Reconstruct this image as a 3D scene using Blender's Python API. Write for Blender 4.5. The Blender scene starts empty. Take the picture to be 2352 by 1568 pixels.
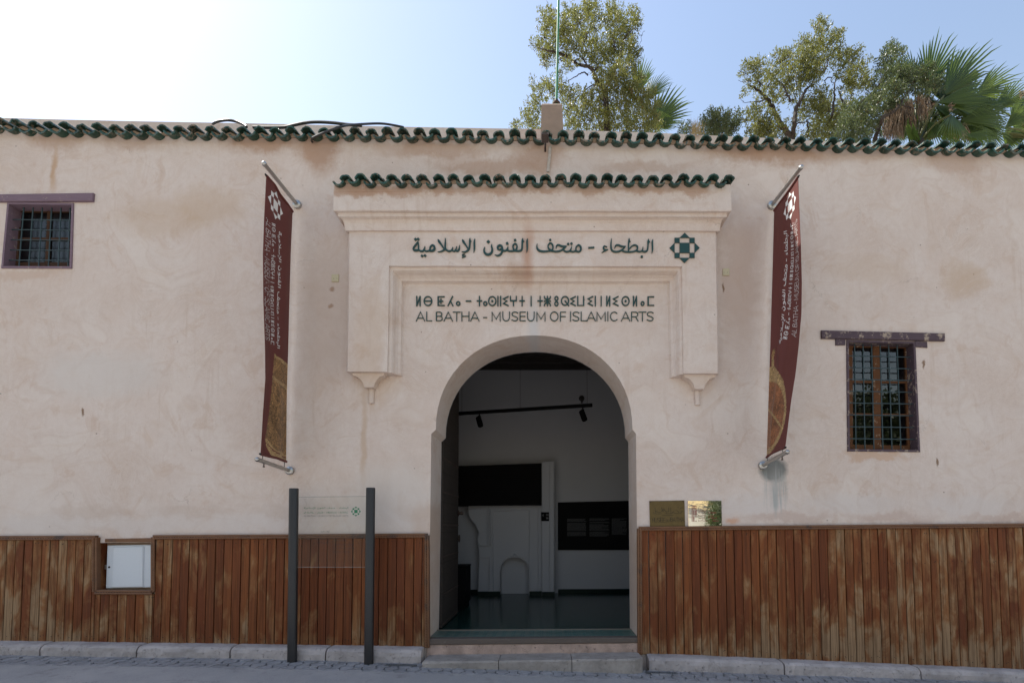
import bpy, bmesh, math, random
from mathutils import Vector, Matrix, noise as mnoise
from mathutils.geometry import tessellate_polygon
R = math.radians
random.seed(7)
sc = bpy.context.scene
col = sc.collection

# ------------------------------------------------------------------ camera
FPX, PX, PY = 1160.0, 1267.0, 1153.0          # focal length and principal point, in pixels of a 2352 px wide picture
TILT, YAW, ROLL = math.atan(0.049), 0.008, -0.004
CAM = Vector((0.0, -5.8, 1.6))
M3 = Matrix.Rotation(-YAW, 3, 'Z') @ Matrix.Rotation(math.pi/2 + TILT, 3, 'X') @ Matrix.Rotation(ROLL, 3, 'Z')
cd = bpy.data.cameras.new('camera'); cam = bpy.data.objects.new('camera', cd); col.objects.link(cam)
cam.matrix_world = Matrix.Translation(CAM) @ M3.to_4x4()
cd.sensor_fit = 'HORIZONTAL'; cd.sensor_width = 36.0; cd.lens = 36.0*FPX/2352
cd.shift_x = (1176-PX)/2352; cd.shift_y = (PY-784)/2352
cd.clip_start = 0.05; cd.clip_end = 2000
sc.camera = cam

# ------------------------------------------------------------------ sky, sun, exposure
SUN = Vector((-2.2, 1.0, 3.4)).normalized()
wd = bpy.data.worlds.new('World'); sc.world = wd; wd.use_nodes = True
wn = wd.node_tree; wn.nodes.clear()
sky = wn.nodes.new('ShaderNodeTexSky'); sky.sky_type = 'NISHITA'; sky.sun_disc = False
sky.sun_elevation = math.asin(SUN.z); sky.sun_rotation = math.atan2(SUN.x, SUN.y)
sky.altitude = 400; sky.air_density = 2.0; sky.dust_density = 1.25; sky.ozone_density = 1.0
bg = wn.nodes.new('ShaderNodeBackground'); bg.inputs['Strength'].default_value = 0.082
wo = wn.nodes.new('ShaderNodeOutputWorld')
tint = wn.nodes.new('ShaderNodeMix'); tint.data_type = 'RGBA'; tint.blend_type = 'MULTIPLY'; tint.inputs[0].default_value = 1.0
tint.inputs[7].default_value = (1.08, 0.985, 1.0, 1)                 # white balance of the photograph
wn.links.new(sky.outputs[0], tint.inputs[6]); wn.links.new(tint.outputs[2], bg.inputs[0]); wn.links.new(bg.outputs[0], wo.inputs[0])
ld = bpy.data.lights.new('sun', 'SUN'); ld.energy = 3.2; ld.angle = R(0.5); ld.color = (1.0, 0.95, 0.86)
sun = bpy.data.objects.new('sun', ld); col.objects.link(sun)
sun.rotation_euler = SUN.to_track_quat('Z', 'Y').to_euler(); sun.location = (-8, 9, 14)
sc.view_settings.view_transform = 'Standard'; sc.view_settings.look = 'None'
sc.view_settings.exposure = 1.28; sc.view_settings.gamma = 1.0

# ------------------------------------------------------------------ helpers
def P(x, y, Y):
    """point of the plane world-y = Y that the photograph shows at (x, y) (2352 px wide picture)"""
    d = M3 @ Vector(((x-PX)/FPX, -(y-PY)/FPX, -1.0))
    return CAM + d*((Y-CAM.y)/d.y)
def lerp(a, b, t): return a + (b-a)*t
def interp(pts, x):
    if x <= pts[0][0]: a, b = pts[0], pts[1]
    elif x >= pts[-1][0]: a, b = pts[-2], pts[-1]
    else:
        for a, b in zip(pts, pts[1:]):
            if a[0] <= x <= b[0]: break
    return lerp(a[1], b[1], (x-a[0])/(b[0]-a[0]))

class MB:
    def __init__(s): s.v = []; s.f = []; s.m = []; s.c = []; s.mi = 0; s.cv = 0.0
    def add(s, vs, fs, c=None):
        n = len(s.v); s.v += [Vector(p) for p in vs]
        for f in fs: s.f.append([n+i for i in f]); s.m.append(s.mi); s.c.append(s.cv if c is None else c)
        return n
    def quad(s, a, b, c, d): s.add([a, b, c, d], [(0, 1, 2, 3)])
    def box(s, x0, x1, y0, y1, z0, z1):
        s.add([(x0,y0,z0),(x1,y0,z0),(x1,y1,z0),(x0,y1,z0),(x0,y0,z1),(x1,y0,z1),(x1,y1,z1),(x0,y1,z1)],
              [(0,1,5,4),(1,2,6,5),(2,3,7,6),(3,0,4,7),(4,5,6,7),(3,2,1,0)])
    def slab(s, pts, y0, y1, bev=0.0):
        """front outline pts (world x,z at depth y0), thickness to y1, optional chamfer towards the front"""
        n = len(pts)
        cx = sum(p[0] for p in pts)/n; cz = sum(p[1] for p in pts)/n
        rings = []
        if bev > 0:
            ins = inset(pts, bev)
            rings.append([(p[0], y0, p[1]) for p in ins])
            rings.append([(p[0], y0+bev, p[1]) for p in pts])
        else: rings.append([(p[0], y0, p[1]) for p in pts])
        rings.append([(p[0], y1, p[1]) for p in pts])
        vs = [v for r in rings for v in r]; fs = []
        tri = tessellate_polygon([[Vector((p[0], p[2], 0)) for p in rings[0]]])
        for t in tri: fs.append(tuple(t))
        for k in range(len(rings)-1):
            for i in range(n):
                j = (i+1) % n; fs.append((k*n+i, k*n+j, (k+1)*n+j, (k+1)*n+i))
        k = len(rings)-1
        for t in tri: fs.append(tuple(k*n+i for i in reversed(t)))
        s.add(vs, fs)
    def tube(s, pts, rad, n=8, caps=True, twist=None):
        pts = [Vector(p) for p in pts]; rs = rad if isinstance(rad, (list, tuple)) else [rad]*len(pts)
        vs = []; fs = []; up = None; dist = 0
        for i, p in enumerate(pts):
            t = (pts[min(i+1, len(pts)-1)] - pts[max(i-1, 0)])
            if t.length < 1e-9: t = Vector((0, 0, 1))
            t.normalize()
            if up is None:
                up = t.orthogonal().normalized()
            up = (up - t*up.dot(t)).normalized(); sd = t.cross(up)
            if i: dist += (p-pts[i-1]).length
            for k in range(n):
                a = 2*math.pi*k/n; r = rs[i]
                if twist: r *= 1 + twist[0]*math.cos(twist[1]*(a - dist*twist[2]))
                vs.append(p + (up*math.cos(a) + sd*math.sin(a))*r)
        for i in range(len(pts)-1):
            for k in range(n):
                l = (k+1) % n; fs.append((i*n+k, i*n+l, (i+1)*n+l, (i+1)*n+k))
        if caps:
            fs.append(tuple(reversed(range(n)))); fs.append(tuple((len(pts)-1)*n+k for k in range(n)))
        s.add(vs, fs)
    def lathe(s, prof, origin, axis=(0, 0, 1), n=20, caps=True):
        axis = Vector(axis).normalized(); u = axis.orthogonal().normalized(); w = axis.cross(u); o = Vector(origin)
        vs = []; fs = []
        for r, h in prof:
            for k in range(n):
                a = 2*math.pi*k/n; vs.append(o + axis*h + (u*math.cos(a)+w*math.sin(a))*max(r, 1e-4))
        for i in range(len(prof)-1):
            for k in range(n):
                l = (k+1) % n; fs.append((i*n+k, i*n+l, (i+1)*n+l, (i+1)*n+k))
        if caps: fs.append(tuple(reversed(range(n)))); fs.append(tuple((len(prof)-1)*n+k for k in range(n)))
        s.add(vs, fs)
    def build(s, name, mats, parent=None, smooth=False, origin=None):
        if not isinstance(mats, (list, tuple)): mats = [mats]
        xs = [v.x for v in s.v]; ys = [v.y for v in s.v]; zs = [v.z for v in s.v]
        o = Vector(origin) if origin is not None else Vector(((min(xs)+max(xs))/2, (min(ys)+max(ys))/2, min(zs)))
        me = bpy.data.meshes.new(name)
        me.from_pydata([tuple(v-o) for v in s.v], [], s.f)
        for m in mats: me.materials.append(m)
        me.polygons.foreach_set('material_index', s.m)
        if smooth: me.polygons.foreach_set('use_smooth', [True]*len(s.f))
        at = me.attributes.new('rnd', 'FLOAT', 'FACE'); at.data.foreach_set('value', s.c)
        bm = bmesh.new(); bm.from_mesh(me); bmesh.ops.recalc_face_normals(bm, faces=bm.faces) if getattr(s, 'recalc', True) else None
        bm.to_mesh(me); bm.free(); me.update()
        if smooth and smooth != 'all':
            try: me.set_sharp_from_angle(angle=R(40))
            except Exception: pass
        ob = bpy.data.objects.new(name, me); col.objects.link(ob); ob.location = o
        if parent is not None:
            ob.parent = parent; ob.matrix_parent_inverse = Matrix.Translation(-WL[parent.name])
        WL[ob.name] = o
        return ob
WL = {}
def wobble(ob, amp=.0055, step=.14):
    """hand-run plaster: break long edges up and let them wander a few millimetres"""
    bm = bmesh.new(); bm.from_mesh(ob.data); o = WL[ob.name]
    for e in list(bm.edges):
        k = int(e.calc_length()/step)
        if k > 1: bmesh.ops.subdivide_edges(bm, edges=[e], cuts=min(k, 40))
    for v in bm.verts:
        p = v.co+o; d = mnoise.noise_vector(p*2.1)*amp+mnoise.noise_vector(p*7.0)*amp*.45
        v.co += Vector((d.x, d.y*.7 if p.y < -.02 else 0, d.z))
    bm.to_mesh(ob.data); bm.free()
def tag(o, label=None, cat=None, group=None, kind=None):
    if label: o['label'] = label
    if cat: o['category'] = cat
    if group: o['group'] = group
    if kind: o['kind'] = kind
    return o
def thing(name, label, cat, loc, group=None):
    o = bpy.data.objects.new(name, None); col.objects.link(o); o.location = loc; o.empty_display_size = 0.2
    WL[o.name] = Vector(loc); return tag(o, label, cat, group)
def inset(pts, d):
    n = len(pts); A = sum(pts[i][0]*pts[(i+1)%n][1]-pts[(i+1)%n][0]*pts[i][1] for i in range(n))
    sg = 1 if A > 0 else -1; out = []
    for i in range(n):
        a, b, c = Vector(pts[i-1][:2]), Vector(pts[i][:2]), Vector(pts[(i+1)%n][:2])
        e1 = (b-a).normalized(); e2 = (c-b).normalized()
        n1 = Vector((-e1.y, e1.x))*sg; n2 = Vector((-e2.y, e2.x))*sg; m = n1+n2
        k = max(0.35, 1+n1.dot(n2)); q = b + m*(d/k); out.append((q.x, q.y))
    return out
def xz(x, y, Y): p = P(x, y, Y); return (p.x, p.z)
def spline(pts, n=6):
    out = []; L = len(pts)
    for i in range(L-1):
        p0 = pts[max(i-1, 0)]; p1 = pts[i]; p2 = pts[i+1]; p3 = pts[min(i+2, L-1)]
        for k in range(n):
            t = k/n
            out.append(tuple(0.5*((2*b)+(c-a)*t+(2*a-5*b+4*c-d)*t*t+(3*b-a-3*c+d)*t**3) for a, b, c, d in zip(p0, p1, p2, p3)))
    out.append(tuple(pts[-1])); return out

# ------------------------------------------------------------------ material helpers
class NT:
    def __init__(s, name):
        s.m = bpy.data.materials.new(name); s.m.use_nodes = True; s.t = s.m.node_tree; s.t.nodes.clear()
        s.out = s.n('ShaderNodeOutputMaterial'); s._pos = None
    def n(s, t, **k):
        o = s.t.nodes.new(t)
        for a, b in k.items(): setattr(o, a, b)
        return o
    def l(s, a, b): s.t.links.new(a, b)
    def pos(s):
        if s._pos is None: s._pos = s.n('ShaderNodeNewGeometry').outputs['Position']
        return s._pos
    def put(s, inp, v):
        if hasattr(v, 'is_output'): s.l(v, inp)
        elif isinstance(v, (tuple, list)) and len(v) == 3 and inp.type == 'RGBA': inp.default_value = (*v, 1)
        else: inp.default_value = v
    def math(s, op, a, b=0.0, clamp=False):
        o = s.n('ShaderNodeMath', operation=op, use_clamp=clamp); s.put(o.inputs[0], a); s.put(o.inputs[1], b); return o.outputs[0]
    def vmul(s, v, sc_): o = s.n('ShaderNodeVectorMath', operation='MULTIPLY'); s.put(o.inputs[0], v); s.put(o.inputs[1], sc_); return o.outputs[0]
    def vadd(s, v, w): o = s.n('ShaderNodeVectorMath', operation='ADD'); s.put(o.inputs[0], v); s.put(o.inputs[1], w); return o.outputs[0]
    def noise(s, vec=None, scale=5.0, detail=4.0, rough=0.55, dist=0.0, col=False):
        o = s.n('ShaderNodeTexNoise'); s.l(vec if vec is not None else s.pos(), o.inputs['Vector'])
        o.inputs['Scale'].default_value = scale; o.inputs['Detail'].default_value = detail
        o.inputs['Roughness'].default_value = rough; o.inputs['Distortion'].default_value = dist
        return o.outputs['Color' if col else 'Fac']
    def ramp(s, fac, stops):
        o = s.n('ShaderNodeValToRGB'); s.put(o.inputs[0], fac); e = o.color_ramp.elements
        while len(e) < len(stops): e.new(0.5)
        for i, (p, c) in enumerate(stops):
            e[i].position = p; e[i].color = (c, c, c, 1) if isinstance(c, (int, float)) else (*c, 1)
        return o.outputs[0]
    def mix(s, fac, a, b, blend='MIX'):
        o = s.n('ShaderNodeMix', data_type='RGBA', blend_type=blend); s.put(o.inputs[0], fac); s.put(o.inputs[6], a); s.put(o.inputs[7], b); return o.outputs[2]
    def attr(s, name): return s.n('ShaderNodeAttribute', attribute_name=name).outputs['Fac']
    def sep(s, v): o = s.n('ShaderNodeSeparateXYZ'); s.l(v, o.inputs[0]); return o.outputs
    def bump(s, h, strength=0.3, dist=0.01, prev=None):
        o = s.n('ShaderNodeBump'); o.inputs['Strength'].default_value = strength; o.inputs['Distance'].default_value = dist
        s.l(h, o.inputs['Height'])
        if prev is not None: s.l(prev, o.inputs['Normal'])
        return o.outputs[0]
    def bsdf(s, color, rough=0.8, metal=0.0, normal=None, spec=0.5, **kw):
        o = s.n('ShaderNodeBsdfPrincipled'); s.put(o.inputs['Base Color'], color); s.put(o.inputs['Roughness'], rough)
        s.put(o.inputs['Metallic'], metal); s.put(o.inputs['Specular IOR Level'], spec)
        for k, v in kw.items(): s.put(o.inputs[k], v)
        if normal is not None: s.l(normal, o.inputs['Normal'])
        s.l(o.outputs[0], s.out.inputs['Surface']); return s.m
    def blob(s, p, cx, cz, rx, rz, soft=0.6):
        """soft elliptical mask around (cx, cz) in the plane of the facade; p is an already distorted position"""
        q = s.n('ShaderNodeVectorMath', operation='SUBTRACT'); s.l(p, q.inputs[0]); q.inputs[1].default_value = (cx, 0, cz)
        q = s.vmul(q.outputs[0], (1/rx, 0, 1/rz)); ln = s.n('ShaderNodeVectorMath', operation='LENGTH'); s.l(q, ln.inputs[0])
        return s.math('DIVIDE', s.math('SUBTRACT', 1.0, ln.outputs['Value']), soft, clamp=True)
def simple(name, color, rough=0.6, metal=0.0, vary=0.15, scale=30, bump=0.0, spec=0.5):
    t = NT(name); nz = t.noise(None, scale, 5, 0.6)
    c = t.mix(nz, tuple(x*(1-vary) for x in color), tuple(min(1, x*(1+vary)) for x in color))
    nm = t.bump(nz, bump, 0.004) if bump else None
    return t.bsdf(c, rough, metal, nm, spec)
# ------------------------------------------------------------------ materials
def make_plaster():
    t = NT('plaster'); p = t.pos()
    big = t.noise(p, 0.55, 4, 0.6); mid = t.noise(p, 1.9, 7, 0.66, 0.6); fine = t.noise(p, 14, 7, 0.7)
    warp = t.n('ShaderNodeVectorMath', operation='SUBTRACT'); t.l(t.noise(p, 0.9, 2, .5, col=True), warp.inputs[0]); warp.inputs[1].default_value = (.5, .5, .5)
    pw = t.vadd(p, t.vmul(warp.outputs[0], (1.4, 0, 1.4)))                    # trowel sweeps run in arcs, not in rows
    tr = t.noise(t.vmul(pw, (1.0, 1.0, 2.3)), 2.6, 8, 0.72, 1.1)
    tr2 = t.noise(t.vmul(pw, (2.6, 1.0, 1.0)), 3.7, 8, 0.74, 0.8)
    c = t.mix(t.ramp(big, [(0.36, 0.0), (0.62, 1.0)]), (0.662, 0.571, 0.513), (0.626, 0.525, 0.460))
    c = t.mix(t.ramp(mid, [(0.42, 0.0), (0.60, 0.7)]), c, (0.678, 0.601, 0.547))
    c = t.mix(t.ramp(tr, [(0.51, 0.0), (0.57, 0.20), (0.70, 0.62)]), c, (0.580, 0.449, 0.357))
    c = t.mix(t.ramp(tr2, [(0.53, 0.0), (0.575, 0.16), (0.70, 0.5)]), c, (0.549, 0.439, 0.372))
    c = t.mix(t.ramp(t.noise(p, 2.6, 8, 0.74, 0.8), [(0.57, 0.0), (0.60, 0.25), (0.72, 0.6)]), c, (0.518, 0.364, 0.269))
    c = t.mix(t.math('MULTIPLY', t.ramp(fine, [(0.38, 0.0), (0.70, 1.0)]), 0.34), c, (0.539, 0.424, 0.357))
    c = t.mix(t.math('MULTIPLY', t.ramp(t.noise(p, 75, 3, .8), [(0.40, 0.0), (0.68, 1.0)]), 0.22), c, (0.476, 0.384, 0.322))
    vst = t.noise(t.vmul(p, (9.0, 1.0, 0.55)), 1.0, 6, 0.7, 0.3)              # faint runs of water down the wall
    c = t.mix(t.math('MULTIPLY', t.ramp(vst, [(0.56, 0.0), (0.66, 0.5)]), t.ramp(t.noise(p, .8, 3), [(.46, 0.), (.62, 1.)])), c, (0.518, 0.404, 0.327))
    rep = t.noise(pw, 0.95, 3, .45, .4)                                          # old repairs, with a definite edge
    c = t.mix(t.ramp(rep, [(0.60, 0.0), (0.625, 0.30)]), c, (0.683, 0.606, 0.543))
    c = t.mix(t.ramp(rep, [(0.585, 0.0), (0.604, 0.16), (0.623, 0.0)]), c, (0.507, 0.384, 0.303))
    scr = t.noise(t.vmul(pw, (2.2, 2.2, 7.0)), 4.0, 7, 0.75, 2.0)
    scr = t.ramp(scr, [(0.485, 0.0), (0.50, 1.0), (0.515, 0.0)])
    scr = t.math('MULTIPLY', scr, t.ramp(t.noise(p, 1.1, 3), [(0.47, 0.0), (0.62, 0.6)]))
    c = t.mix(scr, c, (0.40, 0.29, 0.22))
    crk = t.n('ShaderNodeTexVoronoi', feature='DISTANCE_TO_EDGE'); crk.inputs['Scale'].default_value = 0.85
    t.l(t.vadd(p, t.vmul(t.noise(p, 3.0, 6, .7, col=True), (.55, 0, .55))), crk.inputs['Vector'])
    crack = t.math('MULTIPLY', t.ramp(crk.outputs['Distance'], [(0.0, 1.0), (0.0045, 0.0)]), t.ramp(t.noise(p, 1.3, 4), [(0.57, 0.0), (0.64, 0.5)]))
    c = t.mix(crack, c, (0.24, 0.17, 0.13))
    dots = t.n('ShaderNodeTexVoronoi'); t.l(p, dots.inputs['Vector']); dots.inputs['Scale'].default_value = 5.5
    dm = t.ramp(dots.outputs['Distance'], [(0.035, 1.0), (0.06, 0.0)])
    dm = t.math('MULTIPLY', dm, t.ramp(t.noise(p, 3.3, 2), [(0.53, 0.0), (0.58, 0.75)]))
    c = t.mix(dm, c, (0.20, 0.15, 0.12))
    # stains that belong to the wall: water marks under the tiles, rust runs, the cement patch under the banner bracket
    w1 = t.n('ShaderNodeVectorMath', operation='SUBTRACT'); t.l(t.noise(p, 3.4, 6, 0.7, col=True), w1.inputs[0]); w1.inputs[1].default_value = (.5, .5, .5)
    pd = t.vadd(p, t.vmul(w1.outputs[0], (0.55, 0, 0.42)))
    pd2 = t.vadd(p, t.vmul(w1.outputs[0], (0.14, 0, 0.16)))
    def stain(v, rx, rz, colr, amt, soft=0.5, pp=None, Y=0.0):
        nonlocal c
        q = P(v[0], v[1], Y)
        m = t.math('MULTIPLY', t.blob(pp or pd, q.x, q.z, rx, rz, soft), amt); c = t.mix(m, c, colr)
    brown, tan = (0.40, 0.245, 0.16), (0.50, 0.36, 0.245)
    for (x, y, rx, rz, a) in [(600, 318, .55, .22, .75), (735, 335, .35, .40, .8), (130, 320, .4, .18, .5), (300, 322, .5, .16, .4), (1000, 345, .8, .15, .55),
                              (1240, 360, .35, .3, .6), (1120, 385, .8, .13, .55), (1480, 385, .7, .10, .4), (1800, 350, .8, .22, .75), (1690, 340, .5, .20, .5), (2190, 370, .5, .2, .45), (2000, 350, .5, .15, .3)]:
        stain((x, y), rx, rz, brown, a)
    stain((380, 500), .75, .30, tan, .38); stain((125, 390), .05, .35, (.47, .30, .18), .8, .7, pd2)
    stain((480, 470), .5, .3, tan, .4); stain((230, 860), .9, .35, (.60, .55, .51), .6); stain((2210, 640), .35, .25, tan, .5)
    stain((1990, 620), .6, .2, tan, .25); stain((860, 800), .25, .9, tan, .35); stain((760, 720), .4, 1.0, (.52, .41, .34), .5)
    stain((1700, 640), .3, 1.0, (.49, .37, .30), .6); stain((835, 1020), .05, .75, (.50, .36, .25), .6, .6, pd2); stain((900, 1130), .6, .45, (.61, .55, .50), .6)
    stain((1215, 600), .09, .42, (.46, .28, .20), .85, .8, pd2); stain((1195, 640), .2, .14, brown, .5, .8, pd2); stain((1225, 760), .10, .45, (.55, .53, .52), .7, .7, pd2)
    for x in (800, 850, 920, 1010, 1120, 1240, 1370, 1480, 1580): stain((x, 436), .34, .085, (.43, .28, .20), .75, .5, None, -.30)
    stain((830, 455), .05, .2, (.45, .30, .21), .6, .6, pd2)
    for x in (100, 330, 560, 900): stain((x, 1205), .75, .16, (.61, .55, .51), .45); stain((x+110, 1175), .6, .10, (.50, .39, .32), .35)
    for x in (1720, 1960, 2230): stain((x, 1160), .7, .15, (.61, .56, .53), .4); stain((x+90, 1190), .6, .08, (.50, .38, .32), .6)
    stain((1777, 1078), .19, .17, (.17, .175, .165), .97, .35, pd2); stain((1782, 1120), .13, .28, (.38, .375, .36), .6, .8, pd2)
    drip = t.ramp(t.noise(t.vmul(p, (26, 1, 1.2)), 1.0, 3), [(0.48, 0.0), (0.56, 1.0)])
    q = P(1780, 1125, 0); dr = t.math('MULTIPLY', t.blob(pd2, q.x, q.z, .17, .36, .5), drip)
    c = t.mix(t.math('MULTIPLY', dr, .8), c, (.36, .37, .355))
    for (x, y) in ((763, 663), (764, 702)): stain((x, y), .045, .04, (.36, .24, .17), .9, .6, pd2)
    for x in (1003, 1452): stain((x, 1330), .14, 1.1, (.47, .34, .26), .6, .5, pd2)
    stain((1683, 1195), .11, .05, (.56, .33, .22), .8, .6, pd2)
    for x in (960, 985): stain((x, 1215), .10, .35, (.50, .36, .27), .45, .8, pd2)
    for (x, y) in ((2122, 835), (2152, 1060), (1662, 662), (190, 945)): stain((x, y), .02, .07, (.20, .12, .07), .9, .5, pd2)
    stain((2010, 1048), .5, .07, (.52, .35, .24), .7); stain((60, 628), .5, .08, (.52, .38, .29), .6)
    h = t.math('ADD', t.math('MULTIPLY', mid, 1.2), t.math('ADD', t.math('MULTIPLY', tr, .55), t.math('MULTIPLY', fine, .30)))
    h = t.math('SUBTRACT', h, t.math('MULTIPLY', crack, .5))
    nm = t.bump(h, 0.40, 0.012); nm = t.bump(t.noise(p, 1.2, 3), 0.45, 0.03, nm)
    nm = t.bump(t.noise(p, 55, 4, .7), 0.40, 0.004, nm)
    return t.bsdf(c, 0.92, 0, nm, 0.15)
PLASTER = make_plaster()

def make_wood():
    t = NT('varnished_wood'); p = t.pos(); r = t.attr('rnd')
    off = t.n('ShaderNodeCombineXYZ'); t.l(t.math('MULTIPLY', r, 37.0), off.inputs[0]); t.l(t.math('MULTIPLY', r, 91.0), off.inputs[2])
    q = t.vadd(p, off.outputs[0])
    gr = t.noise(t.vmul(q, (60, 10, 1.6)), 1.0, 5, 0.6, 0.6)
    fade = t.noise(t.vmul(q, (4.2, 2, 1.9)), 1.0, 6, 0.62, 0.5)
    c = t.mix(r, (0.155, 0.043, 0.015), (0.220, 0.072, 0.023))
    c = t.mix(t.ramp(t.noise(t.vmul(q, (14, 4, 0.9)), 1, 3), [(.35, 0.0), (.7, .6)]), c, (.105, .032, .016))
    dens = t.ramp(t.noise(t.vmul(p, (.45, 0, .5)), 1.0, 3, .5), [(.35, -.07), (.66, .09)])
    x_ = t.sep(p)[0]; side = t.math('ADD', t.ramp(t.math('DIVIDE', t.math('ADD', x_, 6.5), 12.0), [(.0, .06), (.16, .035), (.26, -.02), (.40, -.07), (.64, -.10), (.75, -.06), (.83, .03), (1.0, .05)]), 0.0)
    dens = t.math('ADD', dens, side)
    z = t.sep(p)[2]
    low = t.ramp(t.math('DIVIDE', t.math('SUBTRACT', z, 0.2), 1.3), [(0.0, .14), (.22, .03), (.55, 0.0), (.9, .02), (1.0, .04)])
    f = t.math('ADD', t.math('ADD', fade, dens), low)
    f = t.math('ADD', f, t.math('MULTIPLY', t.math('SUBTRACT', r, .5), .05))
    c = t.mix(t.ramp(f, [(.57, 0.0), (.64, .42), (.73, .72)]), c, (0.30, 0.160, 0.070))
    c = t.mix(t.ramp(f, [(.67, 0.0), (.76, .7)]), c, (0.33, 0.225, 0.130))
    c = t.mix(t.math('MULTIPLY', t.ramp(gr, [(.42, 1.0), (.55, 0.0)]), .5), c, (.06, .022, .009))
    c = t.mix(t.math('MULTIPLY', t.ramp(z, [(.0, 0.0), (1.0, 0.0)]), 1.0), c, c)
    knot = t.n('ShaderNodeTexVoronoi'); t.l(t.vmul(q, (3.2, 0.01, 1.1)), knot.inputs['Vector'])
    c = t.mix(t.ramp(knot.outputs['Distance'], [(.03, .85), (.06, 0.0)]), c, (.05, .022, .012))
    nm = t.bump(gr, .25, .004)
    return t.bsdf(c, t.ramp(f, [(.5, .5), (.65, .75)]), 0, nm, .14)
WOOD = make_wood()
def make_old_wood(name, base, bare, amt=0.5, rough=.75):
    t = NT(name); p = t.pos(); gr = t.noise(t.vmul(p, (4, 4, 40)), 1, 5, .6, .5); n2 = t.noise(p, 15, 6, .75)
    c = t.mix(gr, tuple(x*.75 for x in base), tuple(x*1.2 for x in base))
    c = t.mix(t.ramp(n2, [(.64-amt*.1, 0.0), (.70-amt*.1, 1.0)]), c, bare)
    return t.bsdf(c, rough, 0, t.bump(gr, .4, .004), .3)
PURPLE = make_old_wood('purple_paint', (0.185, 0.125, 0.155), (0.33, 0.27, 0.23), .3)
PURPLE_WORN = make_old_wood('worn_purple_paint', (0.085, 0.058, 0.07), (0.34, 0.27, 0.21), .9)
SASH = make_old_wood('brown_sash', (0.125, 0.050, 0.018), (0.33, 0.27, 0.20), .5)
SASH_SHADED = make_old_wood('shaded_brown_sash', (0.065, 0.030, 0.014), (0.11, 0.06, 0.03), .4)  # sash brown darkened to paint in the deep shade of the left window
BEAM = make_old_wood('grey_beam', (0.125, 0.098, 0.08), (0.19, 0.155, 0.125), .4)
def make_moulding():
    t = NT('moulding_wood'); p = t.pos(); n1 = t.noise(p, 9, 6, .7)
    c = t.mix(n1, (.09, .034, .013), (.22, .105, .048)); c = t.mix(t.ramp(t.noise(p, 5, 5), [(.58, 0.), (.68, .8)]), c, (.05, .035, .03))
    return t.bsdf(c, .55, 0, None, .4)
MOULD = make_moulding()
def make_tile():
    t = NT('green_glaze'); p = t.pos(); r = t.attr('rnd'); n1 = t.noise(p, 18, 5, .65)
    c = t.mix(r, (.008, .040, .028), (.021, .080, .058)); c = t.mix(t.ramp(n1, [(.4, 0.), (.7, .6)]), c, (.012, .045, .032))
    w = t.ramp(t.noise(p, 26, 6, .7), [(.50, 0.), (.575, 1.)])
    w = t.math('MULTIPLY', w, t.ramp(t.noise(p, 3.1, 3), [(.45, .15), (.62, 1.)]))
    c = t.mix(w, c, (.25, .19, .14)); rg = t.mix(w, (.42, .42, .42), (.9, .9, .9))
    return t.bsdf(c, rg, 0, t.bump(n1, .5, .008), .38)
TILE = make_tile()
MORTAR = simple('mortar', (.36, .26, .19), .95, 0, .25, 14, .6, .1)
def make_stone(name, base, scale=1.0):
    t = NT(name); p = t.pos(); n1 = t.noise(p, 4*scale, 6, .65); r = t.attr('rnd')
    c = t.mix(t.ramp(n1, [(.35, 0.), (.7, 1.)]), tuple(x*.72 for x in base), tuple(min(1, x*1.15) for x in base))
    c = t.mix(t.math('MULTIPLY', r, .35), c, tuple(x*.7 for x in base))
    pit = t.ramp(t.noise(p, 38, 4, .7), [(.62, 0.), (.68, 1.)]); c = t.mix(t.math('MULTIPLY', pit, .75), c, tuple(x*.35 for x in base))
    h = t.math('SUBTRACT', t.math('MULTIPLY', t.noise(p, 22, 5), .6), pit)
    v = t.n('ShaderNodeTexVoronoi', feature='DISTANCE_TO_EDGE'); t.l(t.vadd(p, t.vmul(t.noise(p, 6, 4, .7, col=True), (.3, .3, .3))), v.inputs['Vector']); v.inputs['Scale'].default_value = 1.6
    c = t.mix(t.math('MULTIPLY', t.ramp(v.outputs['Distance'], [(0., 1.), (.012, 0.)]), .35), c, tuple(x*.3 for x in base))
    c = t.mix(t.ramp(t.noise(p, 2.6, 6, .7), [(.52, 0.), (.66, .6)]), c, tuple(x*.55 for x in base))
    return t.bsdf(c, .88, 0, t.bump(h, .8, .014), .25)
KERB = make_stone('kerb_stone', (.52, .455, .42)); STEP = make_stone('step_stone', (.38, .335, .295), .8); PAVER = make_stone('paver_concrete', (.36, .345, .345), 2)
PINKSTONE = make_stone('riser_render', (.50, .36, .29), 1.5)
def make_asphalt():
    t = NT('asphalt'); p = t.pos(); n1 = t.noise(p, 90, 4, .8); n2 = t.noise(p, 2.2, 5, .6)
    c = t.mix(n1, (.19, .185, .18), (.50, .475, .46)); v = t.n('ShaderNodeTexVoronoi', feature='DISTANCE_TO_EDGE'); t.l(t.vadd(p, t.vmul(t.noise(p, 5, 5, .7, col=True), (.35, .35, .35))), v.inputs['Vector']); v.inputs['Scale'].default_value = 1.3
    c = t.mix(t.math('MULTIPLY', t.ramp(v.outputs['Distance'], [(0., 1.), (.010, 0.)]), t.ramp(t.noise(p, 1.1, 3), [(.5, 0.), (.6, .6)])), c, (.07, .066, .06))
    c = t.mix(t.ramp(t.noise(p, 4.2, 6, .7), [(.54, 0.), (.66, .55)]), c, (.17, .16, .155))
    c = t.mix(t.ramp(n2, [(.45, 0.), (.68, .6)]), c, (.45, .42, .40))
    return t.bsdf(c, .9, 0, t.bump(n1, .7, .008), .3)
ASPHALT = make_asphalt()
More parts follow.
